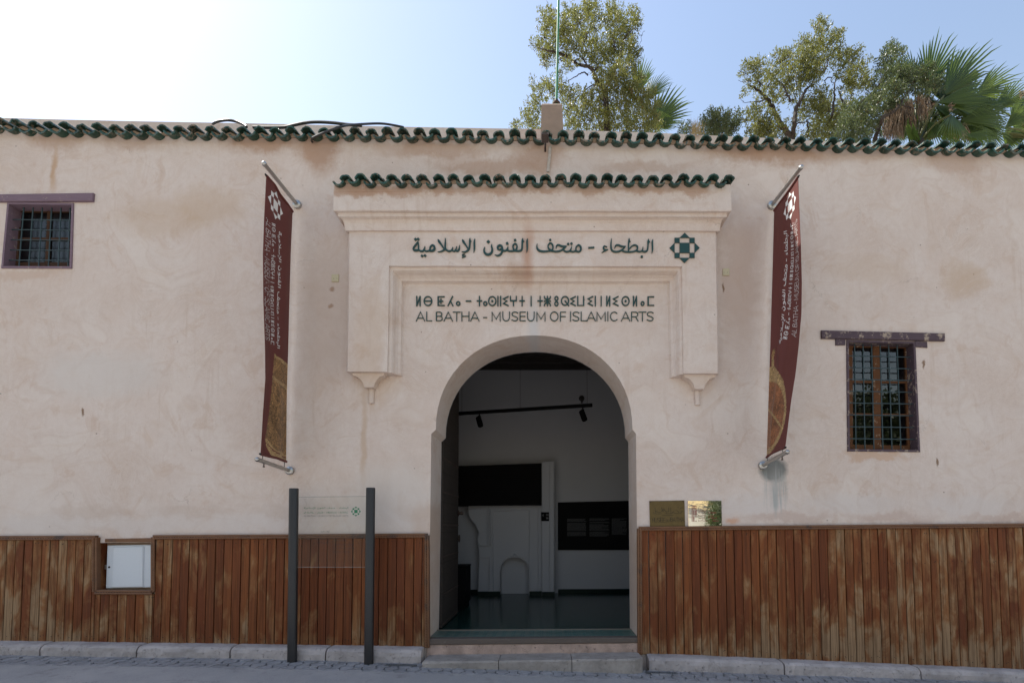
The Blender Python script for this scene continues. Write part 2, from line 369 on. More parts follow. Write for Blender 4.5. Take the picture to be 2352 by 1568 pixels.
IRON = simple('teal_iron', (.022, .046, .052), .5, 0, .3, 40, .2)
RUST = simple('rusty_iron', (.055, .035, .028), .6, .3, .5, 60, .4)
CHROME = simple('brushed_steel', (.42, .415, .40), .34, 1.0, .08, 200, 0)
POST = simple('grey_anodised', (.017, .017, .019), .45, .1, .12, 6, 0)
CABLE = simple('black_cable', (.018, .018, .02), .5, 0, .2, 20, 0)
GREENPOLE = None
def make_pole():
    t = NT('peeling_green_paint'); p = t.pos(); n1 = t.noise(t.vmul(p, (8, 8, 1.4)), 1, 5, .7)
    c = t.mix(t.ramp(n1, [(.56, 0.), (.66, 1.)]), (.045, .20, .10), (.20, .22, .20)); return t.bsdf(c, .5, 0, None, .4)
GREENPOLE = make_pole()
WHITEBOX = simple('white_enamel', (.56, .59, .62), .42, 0, .04, 50, 0)
YELLOWED = simple('yellowed_plastic', (.52, .46, .30), .5, 0, .12, 40, 0)
DARKHOLE = simple('dark_gap', (.012, .010, .009), .9, 0, .2, 10, 0)
LETTER = simple('green_lettering', (.004, .042, .038), .45, 0, .1, 8, 0)
LETTER_LIT_EDGE = simple('lit_letter_edge', (.10, .105, .075), .7, 0, .2, 30, 0)  # paler edge colour paints in the light caught on the letter bevels
PRINTGREEN = simple('green_print', (.008, .15, .065), .5, 0, .05, 8, 0)
PRINTDARK = simple('dark_print', (.02, .02, .022), .5, 0, .05, 8, 0)
PRINTWHITE = simple('white_print', (.70, .68, .66), .6, 0, .03, 8, 0)
PRINTGREY = simple('grey_print', (.10, .10, .105), .6, 0, .05, 8, 0)
PRINTRED = simple('red_print', (.22, .03, .02), .5, 0, .1, 8, 0)
BLACKPANEL = simple('matt_black', (.0045, .0045, .005), .7, 0, .2, 10, 0, .08)
INNER = simple('white_limewash', (.40, .405, .43), .9, 0, .04, 3, .15, .1)
INNERDARK = simple('dark_timber', (.03, .024, .02), .7, 0, .3, 12, .3)
def make_cloth():
    t = NT('maroon_cloth'); p = t.pos(); n1 = t.noise(p, 3, 3)
    c = t.mix(n1, (.135, .040, .034), (.165, .050, .042)); d = t.n('ShaderNodeBsdfPrincipled')
    t.put(d.inputs['Base Color'], c); d.inputs['Roughness'].default_value = .62; d.inputs['Specular IOR Level'].default_value = .35
    tr = t.n('ShaderNodeBsdfTranslucent'); t.put(tr.inputs['Color'], (.22, .05, .035)); mx = t.n('ShaderNodeMixShader'); mx.inputs[0].default_value = .22
    t.l(d.outputs[0], mx.inputs[1]); t.l(tr.outputs[0], mx.inputs[2]); t.l(mx.outputs[0], t.out.inputs['Surface']); return t.m
CLOTH = make_cloth()
def make_bronze(name, a, b, sc_):
    t = NT(name); p = t.pos(); n1 = t.noise(p, 7*sc_, 5, .6, 1.0)
    q = t.vmul(p, (1, 1.0, .8)); g = t.noise(q, 16*sc_, 3, .55, 2.6); g2 = t.noise(q, 34*sc_, 3, .6, 1.6)
    c = t.mix(t.ramp(n1, [(.35, 0.), (.68, 1.)]), a, b)
    c = t.mix(t.ramp(g, [(.455, 0.), (.48, .8), (.52, .8), (.545, 0.)]), c, tuple(x*.30 for x in a)); c = t.mix(t.ramp(g2, [(.56, 0.), (.64, .7)]), c, tuple(min(1, x*1.5) for x in b))
    return t.bsdf(c, .5, .1, None, .4)
BRONZE = make_bronze('printed_bronze', (.13, .07, .027), (.36, .20, .08), 1.0)
BRONZE_RIM = make_bronze('printed_bronze_rim', (.26, .165, .07), (.50, .33, .15), 2.0)
COPPER = make_bronze('printed_copper', (.16, .065, .028), (.33, .13, .055), 1.2)
def make_glass(name, tint, rough=0.0, fres=1.5):
    """thin clear pane: transmits straight through and mirrors by the Fresnel law"""
    t = NT(name); tr = t.n('ShaderNodeBsdfTransparent'); tr.inputs[0].default_value = (*tint, 1)
    gl = t.n('ShaderNodeBsdfGlossy'); gl.inputs['Roughness'].default_value = rough; fr = t.n('ShaderNodeFresnel'); fr.inputs[0].default_value = fres
    mx = t.n('ShaderNodeMixShader'); t.l(fr.outputs[0], mx.inputs[0]); t.l(tr.outputs[0], mx.inputs[1]); t.l(gl.outputs[0], mx.inputs[2]); t.l(mx.outputs[0], t.out.inputs['Surface']); return t.m
GLASS = make_glass('clear_glass', (.95, .965, .96), 0.0, 1.27); PANE_DIM = make_glass('dusty_window_glass', (.35, .37, .39), .22, 1.72); PANE = make_glass('window_glass', (.50, .53, .55), .012, 1.95)
BRASS = None
def make_brass():
    t = NT('tarnished_brass'); p = t.pos(); n1 = t.noise(p, 22, 6, .7)
    c = t.mix(n1, (.085, .058, .019), (.15, .105, .042)); return t.bsdf(c, .48, .65, t.bump(n1, .15, .003), .5)
BRASS = make_brass()
def make_mirror():
    t = NT('polished_brass'); p = t.pos(); n1 = t.noise(t.vmul(p, (6, 1, 14)), 1, 3)
    return t.bsdf((.70, .69, .63), .025, 1.0, t.bump(n1, .05, .012), .5)
POLISHED = make_mirror()
def make_leaf(name, a, b, trans):
    t = NT(name); r = t.attr('rnd'); c = t.mix(t.ramp(r, [(0., 0.), (1., 1.)]), a, b)
    c = t.mix(t.ramp(r, [(.86, 0.), (.89, 1.)]), c, (.13, .065, .02))
    d = t.n('ShaderNodeBsdfPrincipled'); t.put(d.inputs['Base Color'], c); d.inputs['Roughness'].default_value = .38; d.inputs['Specular IOR Level'].default_value = .5
    tr = t.n('ShaderNodeBsdfTranslucent'); t.l(t.mix(.5, c, trans), tr.inputs['Color']); mx = t.n('ShaderNodeMixShader'); mx.inputs[0].default_value = .42
    t.l(d.outputs[0], mx.inputs[1]); t.l(tr.outputs[0], mx.inputs[2]); t.l(mx.outputs[0], t.out.inputs['Surface']); return t.m
LEAF = make_leaf('olive_leaf', (.068, .082, .020), (.165, .168, .052), (.36, .37, .08))
LEAF2 = make_leaf('dark_leaf', (.040, .062, .025), (.105, .128, .060), (.20, .25, .08))
PALM = make_leaf('palm_leaf', (.026, .062, .014), (.080, .135, .030), (.30, .40, .06))
THATCH = simple('dead_frond', (.24, .18, .125), .9, 0, .35, 20, .3)
BARK = simple('dark_bark', (.045, .034, .027), .9, 0, .4, 20, .8)
def make_floor():
    t = NT('green_floor_tiles'); p = t.pos()
    br = t.n('ShaderNodeTexBrick'); t.l(t.vmul(p, (1, 1, 0)), br.inputs['Vector']); br.inputs['Scale'].default_value = 7
    br.inputs['Color1'].default_value = (.002, .026, .020, 1); br.inputs['Color2'].default_value = (.006, .046, .036, 1); br.inputs['Mortar'].default_value = (.05, .06, .055, 1)
    br.inputs['Mortar Size'].default_value = .012
    return t.bsdf(br.outputs[0], .2, 0, t.bump(t.noise(p, 12, 3), .15, .01), .3)
FLOORTILE = make_floor()
SILLTILE = simple('zellige', (.012, .085, .075), .25, 0, .6, 40, .2)
# ------------------------------------------------------------------ ground
YK = -0.20                                     # front of the kerb
GPTS = [(P(x, y, YK).x, P(x, y, YK).z) for x, y in ((0, 1504), (533, 1511), (861, 1520), (1250, 1531), (1567, 1541), (2114, 1558), (2352, 1567))]
def gz(x):
    x = max(-14.0, min(12.0, x)); return interp(GPTS, x)
def sheet(name, mat, xs, ys, dz, kind='structure', jit=0.0):
    m = MB(); n = len(ys)
    vs = [(x, y + (jit*mnoise.noise(Vector((x*2.3, j*7.1, 0))) if j in (0,) else 0), gz(x)+dz) for x in xs for j, y in enumerate(ys)]
    fs = [(i*n+j, (i+1)*n+j, (i+1)*n+j+1, i*n+j+1) for i in range(len(xs)-1) for j in range(n-1)]
    m.add(vs, fs); return tag(m.build(name, mat), kind=kind)
XS = [-400, -60, -14] + [-13+0.5*i for i in range(51)] + [60, 400]
sheet('ground', simple('earth', (.22, .19, .15), .95, 0, .3, 2, .3), XS, [-400, -40, -9.5, 0.4, 30, 400], -0.06)
sheet('road', ASPHALT, XS, [-8.6, -5, -2, -0.492], -0.004)
# paved strip of interlocking octagon and square stones between kerb and asphalt
pv = MB()
random.seed(3)
W, Q, GAP = 0.150, 0.082, 0.009
row = 0; y = -0.505
pv.cv = .9; pv.mi = 1
XP = [-9+.5*i for i in range(37)]
for a, b in zip(XP, XP[1:]):
    pv.quad((a, -.56, gz(a)-.018), (b, -.56, gz(b)-.018), (b, YK+.03, gz(b)-.018), (a, YK+.03, gz(a)-.018))
pv.mi = 0
while y < YK + .02:
    x = -7.4 + (0.116 if row % 2 else 0)
    while x < 7.0:
        for kind in (0, 1):
            w = W if kind == 0 else Q; h = 0.104 if kind == 0 else 0.078
            cx = x + w/2; cy = y; k = .030 if kind == 0 else .008
            hx, hy = w/2-GAP/2+(.004 if kind else 0), h/2-GAP/2
            oc = [(-hx+k, -hy), (hx-k, -hy), (hx, -hy+k), (hx, hy-k), (hx-k, hy), (-hx+k, hy), (-hx, hy-k), (-hx, -hy+k)]
            jz = random.uniform(-.005, .003); pv.cv = random.random()
            top = [(cx+a*.94, cy+b*.94, gz(cx+a)+jz) for a, b in oc]; bot = [(cx+a, cy+b, gz(cx+a)+jz-.022) for a, b in oc]
            pv.add(top+bot, [tuple(range(8))] + [(i, (i+1) % 8, 8+(i+1) % 8, 8+i) for i in range(8)])
            x += w
    y += 0.092; row += 1
tag(pv.build('pavement', [PAVER, simple('joint_dirt', (.085, .078, .068), .95, 0, .3, 30, .4)]), kind='structure')
# kerb stones along the wall
def kerb(x0, x1, joints, name):
    m = MB(); cuts = [x0] + [j for j in joints if x0 < j < x1] + [x1]
    for a, b in zip(cuts, cuts[1:]):
        m.cv = random.random(); a += .008; b -= .008
        N = max(3, int((b-a)/.03)); vs = []; prof0 = [(YK, -.05), (YK, .5), (YK+.008, .78), (YK+.035, .95), (YK+.075, 1.0), (.02, 1.03), (.02, -.05)]
        for i in range(N+1):
            x = lerp(a, b, i/N); e = .010 if i in (0, N) else 0
            ht = interp(KTOP, x) - gz(x)
            for q, (py, pz) in enumerate(prof0):
                j = mnoise.noise(Vector((x*6, q*3.3, 1)))*.010+mnoise.noise(Vector((x*21, q*5.3, 7)))*.005
                vs.append((x, py+e*(q < 4)+j*(q < 5), gz(x)+ht*pz-(e*.6 if 1 < q < 6 else 0)+(j*.6 if 2 < q < 6 else 0)))
        n = len(prof0)
        fs = [(i*n+j, (i+1)*n+j, (i+1)*n+(j+1) % n, i*n+(j+1) % n) for i in range(N) for j in range(n)]
        fs += [tuple(range(n)), tuple(reversed([N*n+j for j in range(n)]))]
        m.add(vs, fs)
    return tag(m.build(name, KERB), kind='structure')
KTOP = [(P(x, y, -.03).x, P(x, y, -.03).z) for x, y in ((0, 1470.5), (500, 1477), (975, 1484), (1465, 1500), (1580, 1503), (2000, 1521), (2352, 1536))]
JV = [90, 312, 527, 747, 1802, 2115, 2480]
JX = [P(x, 1490, YK).x for x in JV]; JX = [JX[0]-1.1*k for k in range(8, 0, -1)] + JX + [JX[-1]+1.5*k for k in range(1, 4)]
kerb(-14, P(968, 1500, YK).x, JX, 'kerb'); kerb(P(1490, 1520, YK).x, 11, JX, 'kerb')

# stone doorstep: three slabs
st = thing('doorstep', 'long grey stone step of three slabs on the paving under the arch', 'step', (P(1225, 1535, -.3).x, -.15, gz(0)))
YS = -.34
for a, b, cvv in ((969, 1144, .2), (1145.5, 1313, .5), (1314.5, 1478, .1)):
    m = MB(); m.cv = cvv; N = 8; vs = []
    for i in range(N+1):
        v = lerp(a, b, i/N); yt = interp([(966, 1519), (1144, 1516.7), (1313, 1514), (1478, 1511.5)], v); x = P(v, yt, YS).x; zt = P(v, yt, YS).z
        zb = interp([(966, 1500.5), (1478, 1494.2)], v); bk = P(v, zb, .03).z
        e = .012 if i in (0, N) else 0
        for q, (py, pz) in enumerate(((YS, gz(x)-.05), (YS, zt-.018), (YS+.015, zt), (0.06, bk), (0.06, gz(x)-.05))):
            j = mnoise.noise(Vector((x*7, q*2.7, 4)))*.006
            if i == N and b > 1470 and q < 3: py += .05
            vs.append((x, py+e*(q < 2)+j*(q < 3), pz-e*.5*(0 < q < 4)+j*.4*(q in (1, 2))))
    fs = [(i*5+j, (i+1)*5+j, (i+1)*5+(j+1) % 5, i*5+(j+1) % 5) for i in range(N) for j in range(5)] + [tuple(range(5)), tuple(reversed([N*5+j for j in range(5)]))]
    m.add(vs, fs); m.build('slab', STEP, st)

# ------------------------------------------------------------------ the museum building
bld = thing('museum_building', 'long beige plastered museum front with green tiled eaves and a round-arched entrance', 'building', (0, 1.5, 0))
FLOOR = 0.315
# opening of the arch, photographed outline at the face of the wall
arch_v = [(982, 1500), (984, 1440), (988, 1200), (990.5, 996), (1001, 986)]
for k in range(1, 30):
    a = math.pi - math.pi*k/30; e = 2/2.12
    cx = 1227; rx = 226 if True else 0
    sx = math.copysign(abs(math.cos(a))**e, math.cos(a)); sy = abs(math.sin(a))**e
    arch_v.append((cx+rx*sx, 986-216*sy))
arch_v += [(1453, 986), (1461, 996), (1463, 1200), (1465, 1440), (1466, 1500)]
arch = [xz(x, y, 0) for x, y in arch_v]
WIN_L = [(5, 616.5), (19, 466), (170.5, 468), (166, 617)]
WIN_R = [(1946, 1036), (1943.5, 781), (2101, 785), (2112, 1037.5)]
NICHE = [(222, 1357), (222, 1246), (349, 1245), (349, 1357)]
holes = [arch] + [[xz(x, y, 0) for x, y in h] for h in (WIN_L, WIN_R, NICHE)]
PANB = [(P(x, y, -.085).x, P(x, y, -.085).z) for x, y in ((13, 300), (167, 309), (514, 315), (969, 320.5), (1230, 324), (1800, 339), (2352, 354.5))]
def eave_z(x): return interp(PANB, max(-8.5, min(8.0, x)))
outer = [(-16, -.6), (11, -.6)] + [(11-.5*i, eave_z(11-.5*i)+.10) for i in range(55)]
w = MB()
loops = [outer] + holes
flat = [Vector((p[0], p[1], 0)) for l in loops for p in l]
tris = tessellate_polygon([[Vector((p[0], p[1], 0)) for p in l] for l in loops])
w.add([(p.x, 0, p.y) for p in flat], [tuple(t) for t in tris])
def reveal(m, loop, y0, y1, close=False, grow=0.0):
    n = len(loop); N2 = n if close else n-1
    cx = sum(p[0] for p in loop)/n
    m.add([(p[0], y0, p[1]) for p in loop]+[(p[0]+(0 if not grow else grow*(p[0]-cx)), y1, p[1]) for p in loop], [(i, (i+1) % n, n+(i+1) % n, n+i) for i in range(N2)])
reveal(w, arch, 0, .56)
for h in holes[1:]: reveal(w, h, 0, .16, True)
# body of the building behind the facade: parapet, flat roof, back
PAR = [(P(x, y, .75).x, P(x, y, .75).z) for x, y in ((-100, 268), (0, 271), (150, 275), (300, 278.5), (600, 284), (900, 291), (1250, 297), (1500, 305), (1800, 319), (2000, 331), (2352, 348))]
px_ = [-16+.5*i for i in range(55)]
par = [(x, interp(PAR, max(-7.5, min(7, x)))) for x in px_]
for (x0, z0), (x1, z1) in zip(par, par[1:]):
    w.quad((x0, .75, z0), (x1, .75, z1), (x1, .75, eave_z(x1)), (x0, .75, eave_z(x0)))
    w.quad((x0, .75, z0), (x1, .75, z1), (x1, 1.0, z1), (x0, 1.0, z0))
    w.quad((x0, 1.0, z0), (x1, 1.0, z1), (x1, 1.0, 5.2), (x0, 1.0, 5.2))
    w.quad((x0, 0, eave_z(x0)+.08), (x1, 0, eave_z(x1)+.08), (x1, .75, eave_z(x1)+.02), (x0, .75, eave_z(x0)+.02))
w.box(-16, 11, 1.0, 5.0, 5.0, 5.2); w.box(-16, 11, 5.0, 5.2, -.5, 5.2); w.box(-16.2, -16, 0.01, 5.2, -.5, 5.9); w.box(11, 11.2, .01, 5.2, -.5, 5.5)
w.build('facade_wall', PLASTER, bld)

# portal frame around the arch: swept profiles
def usweep(m, prof, xl, xr, zt, zb):
    """inverted U: prof = (offset inwards, depth); mitred at the top corners"""
    vs = []; n = len(prof)
    for t, y in prof:
        vs += [(xl(y)+t, y, zb+t*0), (xl(y)+t, y, zt-t), (xr(y)-t, y, zt-t), (xr(y)-t, y, zb)]
    fs = []
    for i in range(n-1):
        for k in range(3): fs.append((i*4+k, i*4+k+1, (i+1)*4+k+1, (i+1)*4+k))
    m.add(vs, fs)
    for k in (0, 3): m.add([vs[i*4+k] for i in range(n)] + [(vs[k][0], 0.004, zb), ][0:0], [tuple(range(n))])
YF = -.18
fx0, fx1 = P(797, 700, YF).x, P(1650.5, 700, YF).x
ix0, ix1 = P(892, 700, YF).x, P(1568, 700, YF).x
zt = P(1229, 611, YF).z; zb0 = P(850, 853, YF).z; zb1 = P(1610, 857, YF).z
pf = MB()
ztop = P(1229, 520, YF).z
dxl = P(795, 853, YF).x - fx0; dxr = P(1652, 857, YF).x - fx1
BE = .018
def face(pts): pf.add(pts, [tuple(range(len(pts)))])
# outer band as three panels plus returns, legs slightly splayed as in the photograph
zbL, zbR = zb0, zb1
face([(fx0+BE, YF, ztop), (fx1-BE, YF, ztop), (ix1, YF, zt), (ix0, YF, zt)])
face([(fx0+BE, YF, ztop), (ix0, YF, zt), (ix0, YF, zbL), (fx0+dxl+BE, YF, zbL)])
face([(fx1-BE, YF, ztop), (fx1+dxr-BE, YF, zbR), (ix1, YF, zbR), (ix1, YF, zt)])
face([(fx0+BE, YF, ztop), (fx0+dxl+BE, YF, zbL), (fx0+dxl, YF+BE, zbL), (fx0, YF+BE, ztop)])
face([(fx1-BE, YF, ztop), (fx1+dxr-BE, YF, zbR), (fx1+dxr, YF+BE, zbR), (fx1, YF+BE, ztop)])
face([(fx0, YF+BE, ztop), (fx0+dxl, YF+BE, zbL), (fx0+dxl, .01, zbL), (fx0, .01, ztop)])
face([(fx1, YF+BE, ztop), (fx1+dxr, YF+BE, zbR), (fx1+dxr, .01, zbR), (fx1, .01, ztop)])
MOLD = [(0, YF), (.003, YF+.028), (.034, YF+.034), (.046, YF+.055), (.060, YF+.095), (.082, YF+.124), (.108, YF+.138), (.112, YF+.160), (.125, .004)]
def side(sgn, x0, zb):
    vs = []; n = len(MOLD)
    for t, y in MOLD: vs += [(x0+sgn*t, y, zb), (x0+sgn*t, y, zt-t)]
    pf.add(vs, [(i*2, i*2+1, i*2+3, i*2+2) for i in range(n-1)])
side(1, ix0, zbL); side(-1, ix1, zbR)
vs = []
for t, y in MOLD: vs += [(ix0+t, y, zt-t), (ix1-t, y, zt-t)]
pf.add(vs, [(i*2, i*2+1, i*2+3, i*2+2) for i in range(len(MOLD)-1)])
face([(fx0+dxl, .01, zbL), (fx0+dxl, YF+BE, zbL), (fx0+dxl+BE, YF, zbL)] + [(ix0+t, y, zbL) for t, y in MOLD])
face([(fx1+dxr, .01, zbR), (fx1+dxr, YF+BE, zbR), (fx1+dxr-BE, YF, zbR)] + [(ix1-t, y, zbR) for t, y in MOLD])
portal = pf.build('portal_frame', PLASTER, bld); wobble(portal)
# corbel with hanging drop under each leg of the portal
def corbel(cx, half, zt_):
    m = MB(); q = YF
    prof = [(half, .105, 0), (half-.012, .10, .028), (half-.05, .095, .036), (half-.085, .085, .062), (half-.115, .075, .10), (half-.135, .070, .155), (.01, .01, .157)]
    vs = []
    for hw, d, dn in prof: vs += [(cx-hw, .004, zt_-dn), (cx-hw, q+.15-d, zt_-dn), (cx+hw, q+.15-d, zt_-dn), (cx+hw, .004, zt_-dn)]
    m.add(vs, [(i*4+k, i*4+k+1, i*4+k+5, i*4+k+4) for i in range(len(prof)-1) for k in range(3)])
    m.lathe([(.030, 0), (.031, -.10), (.029, -.165), (.018, -.168)], (cx, -.012, zt_-.155), n=16)
    m.build('corbel', PLASTER, portal, smooth=True)
corbel((P(848, 860, -.1).x), .185, zbL-.001); corbel((P(1606, 862, -.1).x), .185, zbR-.001)
# cap of the portal
cp = MB(); prof = []
for p_, v in ((.18, 532.5), (.203, 529.5), (.206, 524), (.212, 513), (.224, 505), (.243, 500), (.252, 498.5), (.264, 498), (.266, 490), (.268, 489), (.300, 484.5), (.303, 482), (.303, 436)):
    prof.append((p_, P(1229, v, -p_).z))
prof.append((.02, prof[-1][1]))
vs = []; X0, X1 = fx0, fx1
for p_, z in prof:
    o = p_-.18; s_ = .6 if p_ < .02 + .001 else 1
    if p_ < .05: o = .122
    wob = 0.0
    vs += [(X0-o, .004, z), (X0-o, -p_, z), (X1+o, -p_, z), (X1+o, .004, z)]
cp.add(vs, [(i*4+k, i*4+k+1, i*4+k+5, i*4+k+4) for i in range(len(prof)-1) for k in range(3)])
wobble(cp.build('portal_cornice', PLASTER, portal))

# ------------------------------------------------------------------ glazed roof tiles
def arc_tile(m, cx, cz, r, a0, a1, yf, L, rise, th=.021, n=9, chip=.006):
    vs = []; m.cv = random.random(); yaw = random.uniform(-.06, .06)
    for (yy, zz, dx) in ((yf, 0, 0), (yf+.02, rise*.02/L, 0), (yf+L, rise, yaw*L)):
        for k in range(n+1):
            a = lerp(a0, a1, k/n); j = random.uniform(-chip, chip) if yy == yf else 0
            for rr in (r, r-th): vs.append((cx+dx+rr*math.cos(a), yy+j, cz+zz+rr*math.sin(a)))
    w_ = (n+1)*2; fs = []
    for s_ in range(2):
        for k in range(n):
            b = s_*w_+k*2; fs.append((b, b+2, b+w_+2, b+w_)); fs.append((b+1, b+w_+1, b+w_+3, b+3))
        for k in (0, n): b = s_*w_+k*2; fs.append((b, b+w_, b+w_+1, b+1))
    for k in range(n): fs.append((k*2, k*2+1, k*2+3, k*2+2))
    m.add(vs, fs)
def eave(name, x0, x1, pitch, zf, yf, mf, courses, expo, step, r_pan, r_cov, lift, parent, drop=0):
    m = MB(); mm = MB(); n = round((x1-x0)/pitch); pitch = (x1-x0)/n
    for i in range(n+1):
        x = x0+i*pitch; z = zf(x); jz = random.uniform(-.011, .011)
        for c_ in range(courses):
            y = yf+c_*expo; up = c_*step
            jx = random.uniform(-.006, .006); L = expo+.10 if c_ < courses-1 else max(.12, -y+.10 if drop else .32)
            rise = step/expo*L
            arc_tile(m, x+jx, z+r_pan+jz+up, r_pan, R(198+random.uniform(-6, 6)), R(342+random.uniform(-6, 6)), y+random.uniform(-.012, .012), L, rise)
            xc = x+pitch/2+random.uniform(-.008, .008)
            if i < n or drop:
                arc_tile(m, xc, z+lift+up+random.uniform(-.006, .008), r_cov, R(12+random.uniform(-6, 6)), R(168+random.uniform(-6, 6)), y+random.uniform(-.014, .010), L, rise, .016)
        # mortar bed closing the space under each cover tile
        if i < n:
            pts = [(x+pitch*.14, z+.062), (x+pitch*.86, z+.062), (x+pitch*.82, z+lift+.02), (x+pitch*.5, z+lift+r_cov-.022), (x+pitch*.18, z+lift+.02)]
            mm.slab(pts, mf, .10)
    o = m.build(name, TILE, parent, smooth=True)
    mm.build('mortar_bed', MORTAR, o)
    return o
random.seed(11)
eave('roof_tiles', -15.1, 10.8, .1875, eave_z, -.085, -.014, 2, .24, .05, .078, .068, .070, bld)
zc = P(1229, 425.5, -.375).z
eave('portal_roof_tiles', P(776, 420, -.375).x, P(1657, 420, -.375).x, .1695, lambda x: zc, -.375, -.312, 4, .085, .016, .068, .066, .060, bld, drop=1)
m = MB(); m.cv = 1; m.box(fx0-.115, fx1+.115, -.306, -.005, zc-.03, zc+.06); m.build('portal_roof_bed', PLASTER, bld)
# masonry block on the parapet that carries the flagpole
pr = MB()
b0 = [P(1242, 300, .55), P(1290, 300, .55)]; t0 = [P(1243.5, 240, .6), P(1289, 240, .6)]
zlo = eave_z(0)+.0; zhi = P(1266, 237, .6).z
ring = lambda x0, x1, y0, y1, z: [(x0, y0, z), (x1, y0, z), (x1, y1, z), (x0, y1, z)]
vs = ring(b0[0].x-.015, b0[1].x+.045, .55, .9, zlo) + ring(b0[0].x, b0[1].x+.03, .56, .88, lerp(zlo, zhi, .5)) + ring(t0[0].x, t0[1].x+.012, .59, .84, zhi-.03) + ring(t0[0].x+.02, t0[1].x-.01, .61, .82, zhi)
pr.add(vs, [(i*4+k, i*4+(k+1) % 4, i*4+4+(k+1) % 4, i*4+4+k) for i in range(3) for k in range(4)] + [(12, 13, 14, 15)])
pr.build('masonry_block', simple('brown_render', (.30, .215, .16), .92, 0, .28, 5, .5), bld)

# ------------------------------------------------------------------ windows
def bar_grid(m, corners, nv, nh, Y, rad, fv0, fv1, fh0, fh1, over=.02):
    """iron grille: corners bl, tl, tr, br at depth Y; positions as fractions"""
    bl, tl, tr, br = [Vector(c) for c in corners]
    def pt(u, v): a = bl.lerp(br, u); b = tl.lerp(tr, u); return a.lerp(b, v)
    us = [lerp(fv0, fv1, i/(nv-1)) for i in range(nv)]; vs_ = [lerp(fh0, fh1, i/(nh-1)) for i in range(nh)]
    for u in us: m.tube([pt(u, -over), pt(u, 1+over)], rad, 8)
    for v in vs_: m.tube([pt(-over, v)+Vector((0, -.004, 0)), pt(1+over, v)+Vector((0, -.004, 0))], rad*.9, 8)
    for u in us:
        for v in vs_:
            p = pt(u, v); m.lathe([(rad*.9, -.013), (rad*1.5, -.006), (rad*1.5, .006), (rad*.9, .013)], p, (1, 0, 0), 8)
def framebar(m, a, b, y0, y1, wdt):
    """flat bar from a to b in (x, z), width wdt across"""
    a, b = Vector(a), Vector(b); d = (b-a).normalized(); n_ = Vector((-d.y, d.x))*wdt/2
    m.slab([tuple(a-n_), tuple(b-n_), tuple(b+n_), tuple(a+n_)], y0, y1, .004)
def window(quad, fw, lintel, sashq, muntins_v, muntins_h, nv, nh, fr, ydep, paint, lpaint, sash_mat, lugs=()):
    o = [xz(x, y, 0) for x, y in quad]; ctr = (sum(p[0] for p in o)/4, sum(p[1] for p in o)/4)
    ins = inset(o, fw)
    m = MB()
    # painted frame flush with the plaster: mitred ring plus the deep lining behind it
    vs = [(p[0], -.012, p[1]) for p in o]+[(p[0], -.012, p[1]) for p in ins]+[(p[0], ydep+.02, p[1]) for p in ins]+[(p[0], .004, p[1]) for p in inset(o, -.003)]
    fs = []
    for i in range(4):
        j = (i+1) % 4; fs += [(i, j, 4+j, 4+i), (4+i, 4+j, 8+j, 8+i), (12+i, 12+j, j, i)]
    m.add(vs, fs); fr_o = m.build('window', paint, bld)
    m = MB(); m.slab([xz(x, y, -.02) for x, y in lintel], -.028, .05, .006); m.build('lintel', lpaint, fr_o)
    for lg in lugs:
        m = MB(); m.slab([xz(x, y, -.015) for x, y in lg], -.016, .05, .004); m.build('lug', lpaint, fr_o)
    # sash
    sq = [xz(x, y, ydep) for x, y in sashq]; bl, tl, tr, br = [Vector(p) for p in sq]
    m = MB()
    def pt(u, v): return bl.lerp(br, u).lerp(tl.lerp(tr, u), v)
    sw = .045
    for a, b in ((pt(0, 0), pt(0, 1)), (pt(1, 0), pt(1, 1))): framebar(m, a, b, ydep, ydep+.04, sw*2)
    for a, b in ((pt(0, 0), pt(1, 0)), (pt(0, 1), pt(1, 1))): framebar(m, a, b, ydep+.003, ydep+.043, sw*2)
    for u, ww in muntins_v: framebar(m, pt(u, 0), pt(u, 1), ydep-.004, ydep+.036, ww)
    for v, ww in muntins_h: framebar(m, pt(0, v), pt(1, v), ydep+.006, ydep+.034, ww)
    so = m.build('sash', sash_mat, fr_o)
    # panes
    us = [0]+[u for u, _ in muntins_v]+[1]; vs_ = [0]+[v for v, _ in muntins_h]+[1]
    for i in range(len(us)-1):
        for j in range(len(vs_)-1):
            m = MB(); a, b, c, d = pt(us[i], vs_[j]), pt(us[i+1], vs_[j]), pt(us[i+1], vs_[j+1]), pt(us[i], vs_[j+1])
            tl_ = random.uniform(-.002, .002)
            m.quad((a.x, ydep+.022+tl_, a.y), (b.x, ydep+.022-tl_, b.y), (c.x, ydep+.022, c.y), (d.x, ydep+.022, d.y)); m.recalc = False; m.build('pane', PANE if sash_mat is SASH else PANE_DIM, fr_o)
    m = MB(); Y = ydep*.42; q = [tuple((p[0], Y, p[1])) for p in ins]
    bar_grid(m, q, nv, nh, Y, .0068, *fr); m.build('grille', IRON, fr_o, smooth=True)
    # dark box added behind the glass in place of the dim room
    m = MB(); x0 = min(p[0] for p in o)-.1; x1 = max(p[0] for p in o)+.1; z0 = min(p[1] for p in o)-.1; z1 = max(p[1] for p in o)+.1
    m.add([(x0, ydep+.05, z0), (x1, ydep+.05, z0), (x1, .62, z0), (x0, .62, z0), (x0, ydep+.05, z1), (x1, ydep+.05, z1), (x1, .62, z1), (x0, .62, z1)], [(1, 2, 6, 5), (2, 3, 7, 6), (3, 0, 4, 7), (4, 5, 6, 7), (3, 2, 1, 0)])
    m.build('dark_backing_box', INNERDARK, fr_o)
    return fr_o
wl = window(WIN_L, .022, [(-25, 463.5), (-25, 447), (215, 443.5), (213.5, 462.5)], [(31, 610), (36, 478), (172, 478), (166, 610)], [(.56, .035)], [(.47, .035)], 6, 5, (.155, .905, .135, .795), .115, PURPLE, PURPLE, SASH_SHADED)
